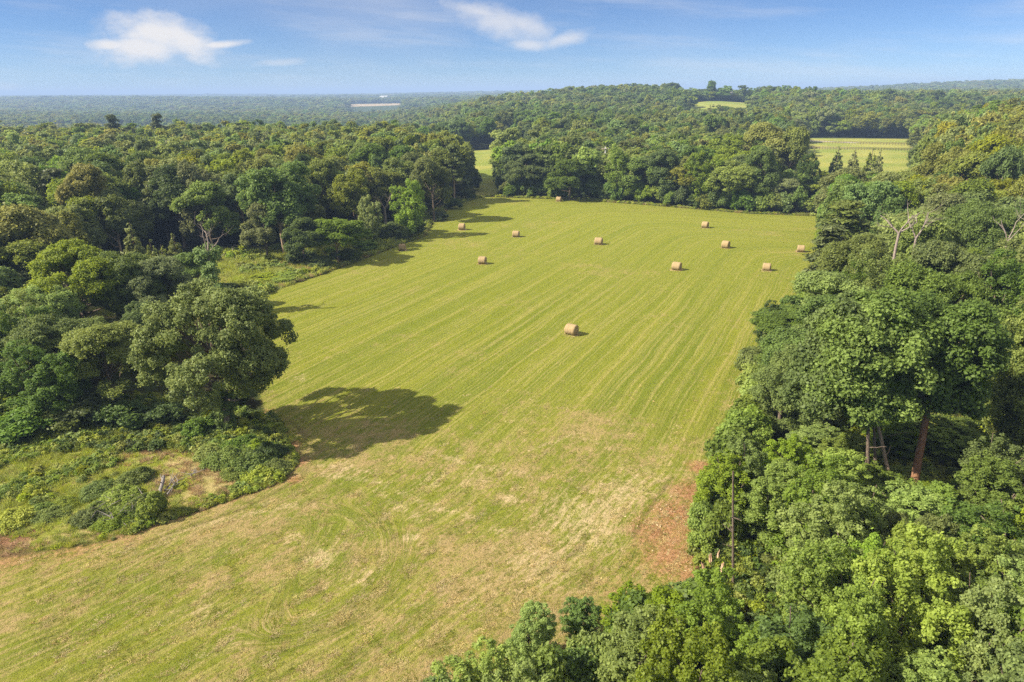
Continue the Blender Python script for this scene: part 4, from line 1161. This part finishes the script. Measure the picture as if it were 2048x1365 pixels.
# trunks that show under the high crowns on the right hand side
for (px, py, topx, topy, r, mat, lab) in [(1826, 990, 1838, 925, .36, REDBARK, 'thick reddish leaning trunk in the dark hollow of the right wood'),
                                          (1795, 985, 1765, 870, .17, PALEBARK, 'slim grey trunk slanting left in the dark hollow'),
                                          (1741, 1012, 1736, 920, .17, BARK, 'upright grey trunk with snapped side branches in the dark hollow'),
                                          (1757, 985, 1750, 880, .13, BARK, 'thin upright trunk beside the one with snapped branches')]:
    x, y = F(px, py, 0.6); xt, yt, zt = D(topx, topy, y + .8); zt = max(zt, 4)
    k = 15.5 / zt; g = np.random.default_rng(int(px))
    end = np.array([(xt - x) * min(k, 2.6), .8 * k, 14.5])
    P, Rr = wobble_path((0, 0, -.3), end, 9, .08, r, r * .45, g); ps = [(P, Rr)]
    for q in range(7):
        i = g.integers(2, 8); ps.append(wobble_path(P[i], P[i] + np.array([g.normal(0, 1.6), g.normal(0, 1.2), g.uniform(.3, 1.6)]), 5, .08, r * .25, .02, g))
    t = wood_thing('tall_tree', lab, 'tree', (x, y, 0), ps, mat, 'tall trees over the hollow')
    lc, lr_, ld = lobes_round(g, 190, 4.2, 5.4, 10.6, 0.85); lc[:, 0] += end[0]; lc[:, 1] += end[1]
    V, Q, ti = fill_lobes(lc, lr_, ld, .18, .75, g); link('crown', mesh_np('crown', V, Q, [LM[['green', 'pale'][q % 2]]], {'tint': ti}), t)
# slim bare pole of a dead pine beside the stumps
x, y = F(1467, 1172); xt, yt, zt = D(1466, 945, y + .3)
g = np.random.default_rng(9)
P, Rr = wobble_path((0, 0, -.3), (xt - x, .3, zt), 9, .03, .105, .055, g); ps = [(P, Rr)]
for q in range(9):
    i = g.integers(3, 8); ps.append(wobble_path(P[i], P[i] + np.array([g.normal(0, .5), g.normal(0, .5), g.uniform(0, .3)]), 4, .03, .03, .01, g))
wood_thing('dead_pine', 'slim straight dead trunk rising out of the young trees by the stumps', 'dead tree', (x, y, 0), ps, BARK)
# splintered stumps
def stump(px, py, h, r, lab, seed, tilt):
    g = np.random.default_rng(seed); x, y = F(px, py)
    ps = []
    for k in range(9):
        an = g.random() * 6.28; q = r * .55 * g.random() ** .5
        b = np.array([math.cos(an) * q, math.sin(an) * q, -.15]); hh = h * g.uniform(.55, 1.0)
        e = b * np.array([.8, .8, 0]) + np.array([tilt[0] * hh, tilt[1] * hh, hh])
        P, Rr = wobble_path(b, e, 5, .012, r * .42, r * .14, g); Rr[0] *= 1.35; Rr[-1] *= .75; ps.append((P, Rr))
    t = wood_thing('splintered_stump', lab, 'stump', (x, y, 0), ps, SPLINT, 'splintered stumps at the edge of the red soil', part='broken_wood')
    rp = [wobble_path((0, 0, .05), (math.cos(a) * r * 2.2, math.sin(a) * r * 2.2, -.1), 5, .03, r * .3, r * .08, g) for a in (0.4, 1.9, 3.3, 4.8)]
    v, q = tubes(rp, 6); link('roots', mesh_np('roots', v, q, [REDBARK], smooth=True), t)


SPLINT = bark_mat('splintered_wood', (0.30, 0.17, 0.10), (0.66, 0.48, 0.33), 4)
stump(1438, 1172, 1.7, .34, 'largest splintered stump, nearest and palest of the broken trunks', 1, (.12, .25))
stump(1424, 1140, 1.3, .24, 'narrow splintered stump left in the row of broken trunks', 2, (-.15, .1))
stump(1434, 1132, 1.4, .22, 'narrow splintered stump behind the largest one', 3, (.05, .1))
stump(1412, 1146, .8, .22, 'lowest splintered stump, a short reddish broken butt', 4, (-.4, .1))
# heap of dead branches in the weedy corner, each bough by itself
GREYW = bark_mat('grey_wood', (0.15, 0.13, 0.12), (0.34, 0.31, 0.29))
DEAD = [((318, 1000), (333, 958), .17, .5, 'thick grey log end sticking up from the dead branches', GREYW), ((316, 1012), (326, 985), .12, .35, 'short upright grey bough below the thick log end', GREYW),
        ((312, 992), (285, 1003), .07, .3, 'slender bough pointing left from the log', GREYW), ((300, 1018), (260, 1032), .06, .25, 'curved twig bough low among the weeds', GREYW),
        ((258, 1031), (228, 1051), .07, .25, 'pale forked bough at the lower end of the dead branches', GREYW), ((280, 985), (225, 1020), .05, .3, 'long thin bough across the brambles', GREYW),
        ((330, 985), (352, 968), .06, .4, 'twiggy grey bough right of the thick log', GREYW), ((335, 992), (357, 975), .05, .4, 'lower twiggy bough right of the thick log', GREYW),
        ((245, 990), (200, 1030), .04, .3, 'thinnest grey bough at the far end of the branches', GREYW), ((382, 955), (396, 952), .05, .2, 'small pale twig heap apart from the log', GREYW)]
for k, (a, b, r, up, lab, mt) in enumerate(DEAD):
    r *= 1.0 if k < 2 else 1.4; up += .3; g = np.random.default_rng(100 + k); A = np.array([*F(*a), .15]); B = np.array([*F(*b), up + (1.0 if k < 2 else 0)])
    if k < 2: B[:2] = A[:2] + (B[:2] - A[:2]) * .7; B[2] = .4 + .45 * (k == 0)
    ps = [wobble_path((0, 0, 0), B - A, 7, .05, r, r * (.8 if k == 0 else .3), g)]
    for q in range(3 if k < 2 else 9):
        i = g.integers(2, 7); s0 = ps[0][0][i]; ps.append(wobble_path(s0, s0 + np.array([g.normal(0, .7), g.normal(0, .7), g.uniform(.0, .5)]), 4, .05, r * .3 + .008, .008, g))
    wood_thing('dead_branch', lab, 'dead branch', tuple(A), ps, mt, 'dead branches heaped among the weeds', part='bough')
# chips of wood on the red soil
n = 260; g = np.random.default_rng(77); c0 = np.array(F(1352, 1055)); q = np.stack([c0[0] + g.normal(0, 1.6, n), c0[1] + g.normal(0, 2.2, n), np.full(n, .03)], 1)
V, Q = leaf_quads(q, sph(g, n) * .5 + np.array([0, 0, 1.]), g.uniform(.03, .09, n), g, 3.0)
ch = link('wood_chips', mesh_np('wood_chips', V, Q, [STRAWM], {'tint': np.repeat(g.random(n), 4)}), kind='stuff')

# ------------------------------------------------------------------ weeds and rough grass (stuff)
def tuft(seed, n, r, h, wd, dome=False):
    g = np.random.default_rng(seed)
    if dome:
        lc, lr_, d = lobes_round(g, 9, r, h * .7, h * .2, r * .5, low=-.1)
        V, Q, ti = fill_lobes(lc, lr_, d, wd, .5, g, .8)
        return mesh_np('weed_tuft', V, Q, [LM['weed']], {'tint': ti})
    a = g.random(n) * 6.28; q = r * np.sqrt(g.random(n)); b = np.stack([np.cos(a) * q, np.sin(a) * q, 0 * a - .02], 1)
    top = b * 1.7 + np.stack([g.normal(0, r * .4, n), g.normal(0, r * .4, n), h * g.uniform(.5, 1, n)], 1)
    s_ = nrm(np.cross(top - b, sph(g, n))) * wd
    V = np.stack([b - s_, b + s_, top + s_ * .2, top - s_ * .2], 1).reshape(-1, 3)
    return mesh_np('grass_tuft', V, np.arange(4 * n).reshape(n, 4), [LM['weed']], {'tint': np.repeat(g.random(n), 4)})


W1 = tuft(1, 60, .35, .55, .02); W2 = tuft(2, 0, .5, .5, .11, True); W3 = tuft(3, 0, .42, .38, .08, True); W4 = tuft(4, 46, .3, .4, .022)
WO = [proto('w', W1, LM['weed']), proto('w', W2, LM['weed']), proto('w', W2, LM['fresh']), proto('w', W3, LM['lime']), proto('w', W4, LM['dry']), proto('w', W3, LM['olive']), proto('w', W4, LM['weed']), proto('w', W2, LM['dark'])]


def field_noise(x, y, s, ph):
    return np.sin(x / s + ph + 1.3 * np.sin(y / s * .8 + ph)) * np.sin(y / s * 1.1 + ph * 2 + 1.1 * np.sin(x / s * .7)) + .5 * np.sin(x / s * 2.7 + ph) * np.sin(y / s * 2.9 + ph * 3)


def weed_points(poly, dens, smin, smax, inset=0.2, dry=0.35):
    poly = np.array(poly); lo, hi = poly.min(0), poly.max(0); n = int((hi - lo).prod() * dens)
    p = lo + rng.random((n, 2)) * (hi - lo); d = sdf(poly, p[:, 0], p[:, 1])
    ok = (d > inset) & (np.abs(p[:, 0]) < .82 * p[:, 1] + 6); p = p[ok]; d = d[ok]
    x, y = p[:, 0], p[:, 1]
    v = field_noise(x, y, 3.1, 1.0) + rng.normal(0, .35, len(x)); v2 = field_noise(x, y, 5.0, 4.0) + rng.normal(0, .3, len(x))
    ix = np.select([v2 < -.75 + dry, v > 1.15, v > .95, v > .8, v > .65], [4, 2, 1, 3, 6], 6)
    ix = np.where((ix == 6) & (rng.random(len(x)) < .4), 0, ix); ix = np.where((ix == 3) & (rng.random(len(x)) < .4), 5, ix)
    keep = ~((v2 < -.35 + dry) & (rng.random(len(x)) < .5))
    s_ = rng.uniform(smin, smax, len(x)) * (1 + .35 * np.clip(v, 0, 1))
    return p[keep], s_[keep], ix[keep]


sets = [weed_points(ROUGH_NEAR, 8.0, .4, .85), weed_points(CLEARING, 1.6, .9, 1.9, .4, -.25)]
for poly_, dn_ in (([(-20.5, 57), (-25, 65), (-38, 70), (-62, 70), (-62, 58), (-40, 57.5)], 4.0), ([(12.5, 35), (22, 32), (25, 44), (13.5, 43)], 4.0), ([(25, 45), (52, 38), (56, 62), (30, 66)], 2.0)):
    p_, s_p, _i = weed_points(poly_, dn_, .6, 1.2, .0, -.6); sets.append((p_, s_p, rng.choice([0, 1, 5, 2, 6, 7], len(p_))))
# fringe of long grass just outside the mown edges
fr = []
for line, wd_, n, sc_ in ((LEFT_EDGE[1:6], .8, 450, .55), (LEFT_EDGE[9:], 1.8, 1500, 1.1), (FAR_EDGE, 1.6, 1500, 1.0), (RIGHT_EDGE[:9], 1.3, 1100, .9)):
    L_ = np.array(line); sg = np.linalg.norm(np.diff(L_, axis=0), axis=1); cu = np.concatenate([[0], np.cumsum(sg)]); u_ = rng.random(n * 3) * cu[-1]
    p = np.stack([np.interp(u_, cu, L_[:, 0]), np.interp(u_, cu, L_[:, 1])], 1) + rng.normal(0, wd_, (n * 3, 2))
    dd = sdf(FIELD, p[:, 0], p[:, 1]); p = p[(dd < -.05)][:n]
    fr.append((p, rng.uniform(.6, 1.3, len(p)) * sc_, rng.choice([0, 4, 4, 6, 1, 5], len(p))))
sets += fr
p = np.concatenate([a[0] for a in sets]); s3 = np.concatenate([a[1] for a in sets]); ix3 = np.concatenate([a[2] for a in sets])
scatter('weeds', np.stack([p[:, 0], p[:, 1], TZ(p[:, 0], p[:, 1])], 1), np.stack([s3, s3, s3 * rng.uniform(.8, 1.3, len(s3))], 1), rng.random(len(s3)) * 6.28, ix3, WO)

# loose clippings and short tufts left by the mower
def clip(seed, n, r, h, ln, wd):
    g = np.random.default_rng(seed); a = g.random(n) * 6.28; q = r * np.sqrt(g.random(n)); b = np.stack([np.cos(a) * q * 1.8, np.sin(a) * q, h * g.random(n) + .01], 1)
    t_ = sph(g, n) * np.array([1, 1, .25]); t_ = nrm(t_) * ln * g.uniform(.5, 1, n)[:, None]; s_ = nrm(np.cross(t_, sph(g, n))) * wd
    V = np.stack([b - t_ - s_, b + t_ - s_, b + t_ + s_, b - t_ + s_], 1).reshape(-1, 3)
    return mesh_np('clippings', V, np.arange(4 * n).reshape(n, 4), [LM['dry']], {'tint': np.repeat(g.random(n), 4)})


HAYL = leaf_mat('mown_hay', (0.34, 0.275, 0.10), (0.56, 0.46, 0.20), 0.3); STUB = leaf_mat('mown_grass', (0.17, 0.19, 0.022), (0.30, 0.31, 0.045), 0.4)
CO = [proto('c', clip(1, 42, .22, .025, .10, .008), HAYL), proto('c', clip(2, 60, .34, .02, .10, .008), HAYL), proto('c', tuft(3, 26, .16, .09, .011), STUB), proto('c', tuft(5, 34, .24, .07, .011), STUB)]
nC = 30000; p = np.stack([rng.uniform(-60, 30, nC), 20 + 56 * rng.random(nC) ** 1.4], 1); p = p[rng.random(nC) < np.clip((74 - p[:, 1]) / 40, 0, 1) ** 1.3]; p = p[(sdf(FIELD, p[:, 0], p[:, 1]) > .3) & (np.abs(p[:, 0]) < .8 * p[:, 1] + 3)]
mo_ = (p[:, 0] + 43.5) * math.cos(th) - (p[:, 1] - 109) * math.sin(th) + 0.0085 * np.maximum(56 - p[:, 1], 0) ** 2
hay_ = (np.sin(mo_ * 2.6 + 1.5 * np.sin(mo_ * .7)) + rng.normal(0, .7, len(p))) > .75
ixc = np.where(hay_, rng.integers(0, 2, len(p)), rng.integers(2, 4, len(p))); sC = rng.uniform(.6, 1.35, len(p))
scatter('mown_grass', np.stack([p[:, 0], p[:, 1], TZ(p[:, 0], p[:, 1])], 1), np.stack([sC, sC, sC], 1), R_(63) + rng.normal(0, .35, len(p)), ixc, CO)

# ------------------------------------------------------------------ farm beyond the trees
def plain(name, col, rough=.8):
    m = bpy.data.materials.new(name); m.use_nodes = True; t = NT(m.node_tree); pb = t.n['Principled BSDF']
    n = t.noise(t.new('ShaderNodeTexCoord').outputs['Object'], 1.5, 4, .6)
    t.put(pb.inputs['Base Color'], t.mix(t.step(n, .3, .7), tuple(c * .82 for c in col) + (1,), tuple(col) + (1,))); pb.inputs['Roughness'].default_value = rough
    return m


WHITE = plain('white_paint', (.78, .77, .74)); ROOFM = plain('metal_roof', (.62, .63, .64), .5); FENCEW = plain('weathered_boards', (.17, .12, .085)); GRAVEL = plain('gravel', (.56, .52, .46)); DARKGL = plain('dark_opening', (.05, .05, .055)); GREYR = plain('grey_roof', (.2, .2, .21))


def boxes(items):
    V = []; Q = []; o = 0
    for (cx, cy_, cz, sx_, sy_, sz_, rz) in items:
        c, s0 = math.cos(rz), math.sin(rz)
        for dz in (-.5, .5):
            for dx, dy in ((-.5, -.5), (.5, -.5), (.5, .5), (-.5, .5)):
                ax, ay = dx * sx_, dy * sy_; V.append((cx + ax * c - ay * s0, cy_ + ax * s0 + ay * c, cz + dz * sz_))
        Q += [(o, o + 3, o + 2, o + 1), (o + 4, o + 5, o + 6, o + 7)] + [(o + i, o + (i + 1) % 4, o + 4 + (i + 1) % 4, o + 4 + i) for i in range(4)]; o += 8
    return np.array(V, float), np.array(Q)


def fence(a, b, lab, n):
    a = np.array(a, float); b = np.array(b, float); rz = math.atan2(b[1] - a[1], b[0] - a[0])
    t = thing('rail_fence', lab, 'fence', (a[0], a[1], float(TZ(*a))), group=None)
    pm = None; Ln = np.linalg.norm(b - a)
    for i in range(n):
        p = (b - a) * i / (n - 1)
        if pm is None: v, q = boxes([(0, 0, .7, .18, .18, 1.5, rz)]); pm = mesh_np('post', v, q, [FENCEW])
        o = link('post', pm, t); o.location = (p[0], p[1], float(TZ(*(a + p))) - float(TZ(*a)))
    c = (b - a) / 2; off = np.array([math.sin(rz), -math.cos(rz)]) * .13
    for z in (.45, .85, 1.25):
        v, q = boxes([(c[0] + off[0], c[1] + off[1], z, Ln, .05, .16, rz)]); link('rail', mesh_np('rail', v, q, [FENCEW]), t)


fence(F(1590, 299), F(1832, 303), 'long weathered rail fence across the middle of the distant meadow', 44)
fence(F(1590, 287), F(1832, 293), 'second rail fence along the far wood side of the distant meadow', 44)
pa, pb_ = np.array(F(1590, 283.5)), np.array(F(1722, 288.5))
mid_ = [pa + (pb_ - pa) * f + np.array([0, 3.0 * math.sin(f * 3.1)]) for f in np.linspace(0, 1, 14)]
rv = []
for p in mid_: rv += [(p[0], p[1] - 2.2, float(TZ(*p)) + .05), (p[0], p[1] + 2.2, float(TZ(*p)) + .05)]
link('farm_road', mesh_np('farm_road', rv, [(2 * i, 2 * i + 2, 2 * i + 3, 2 * i + 1) for i in range(13)], [GRAVEL]), kind='structure')


def building(name, lab, px, py, dist, L, Wd, H, rise, rz, roofm, wallm=None):
    x, y, z = D(px, py, dist); gz = z - H * .5
    t = thing(name, lab, 'building', (x, y, gz - .0), rz)
    v, q = boxes([(0, 0, H / 2 - 3, L, Wd, H + 6, 0)]); link('wall', mesh_np('wall', v, q, [wallm or WHITE]), t)
    e = .4
    rvx = [(-L / 2 - e, -Wd / 2 - e, H), (L / 2 + e, -Wd / 2 - e, H), (L / 2 + e, Wd / 2 + e, H), (-L / 2 - e, Wd / 2 + e, H), (-L / 2 - e, 0, H + rise), (L / 2 + e, 0, H + rise)]
    me = bpy.data.meshes.new('roof'); me.from_pydata(rvx, [], [(0, 1, 5, 4), (2, 3, 4, 5), (1, 2, 5), (3, 0, 4), (3, 2, 1, 0)]); me.materials.append(roofm)
    link('roof', me, t)
    k = max(2, int(L / 5))
    for i in range(k):
        v, q = boxes([(-L / 2 + (i + .5) * L / k, -Wd / 2 - .03, H * .5, 1.2, .1, 1.3, 0)]); link('window', mesh_np('window', v, q, [DARKGL]), t)


building('farmhouse', 'tiny white house among the hilltop trees above the hill meadow', 1457, 189, 812, 6, 6, 4, 2.2, .3, GREYR)
building('long_barn', 'long white barn on the distant ridge near the frame edge', 1930, 189, 2150, 30, 12, 7, 3, .1, ROOFM)
building('long_barn', 'shorter white barn beside the long one on the distant ridge', 1950, 191, 2120, 18, 10, 7, 3, .1, ROOFM)
building('warehouse', 'small pale roofed building far off on the plain above the tan field', 768, 195, 3300, 34, 16, 7, 3, 0, ROOFM)
# utility pole standing up between the treeline trees
x, y, z = D(1211, 294, 236)
t = thing('utility_pole', 'pale utility pole with crossarm among the treeline trees', 'utility pole', (x, y, 0))
v, q = tubes([(np.array([(0, 0, -.5), (0, 0, z * .5), (0, 0, z)]), np.array([.22, .2, .17]))], 8); link('pole', mesh_np('pole', v, q, [WHITE], smooth=True), t)
v, q = boxes([(0, -.2, z - .7, 2.6, .14, .18, 0)]); link('crossarm', mesh_np('crossarm', v, q, [PALEBARK]), t)
for dx in (-1.1, -.4, .4, 1.1):
    v, q = tubes([(np.array([(dx, -.2, z - .6), (dx, -.2, z - .35)]), np.array([.08, .06]))], 6); link('insulator', mesh_np('insulator', v, q, [WHITE]), t)

# ------------------------------------------------------------------ air
hv, hq = boxes([(0, 9000, 15, 38000, 21000, 130, 0)])
hm = bpy.data.materials.new('haze'); hm.use_nodes = True; hm.node_tree.nodes.clear(); t = NT(hm.node_tree)
pv = t.new('ShaderNodeVolumePrincipled'); pv.inputs['Color'].default_value = (.42, .60, .93, 1); pv.inputs['Density'].default_value = 2.4e-4; pv.inputs['Anisotropy'].default_value = 0.0
o = t.new('ShaderNodeOutputMaterial'); t.l.new(pv.outputs[0], o.inputs['Volume'])
link('haze', mesh_np('haze', hv, hq, [hm]), kind='stuff')
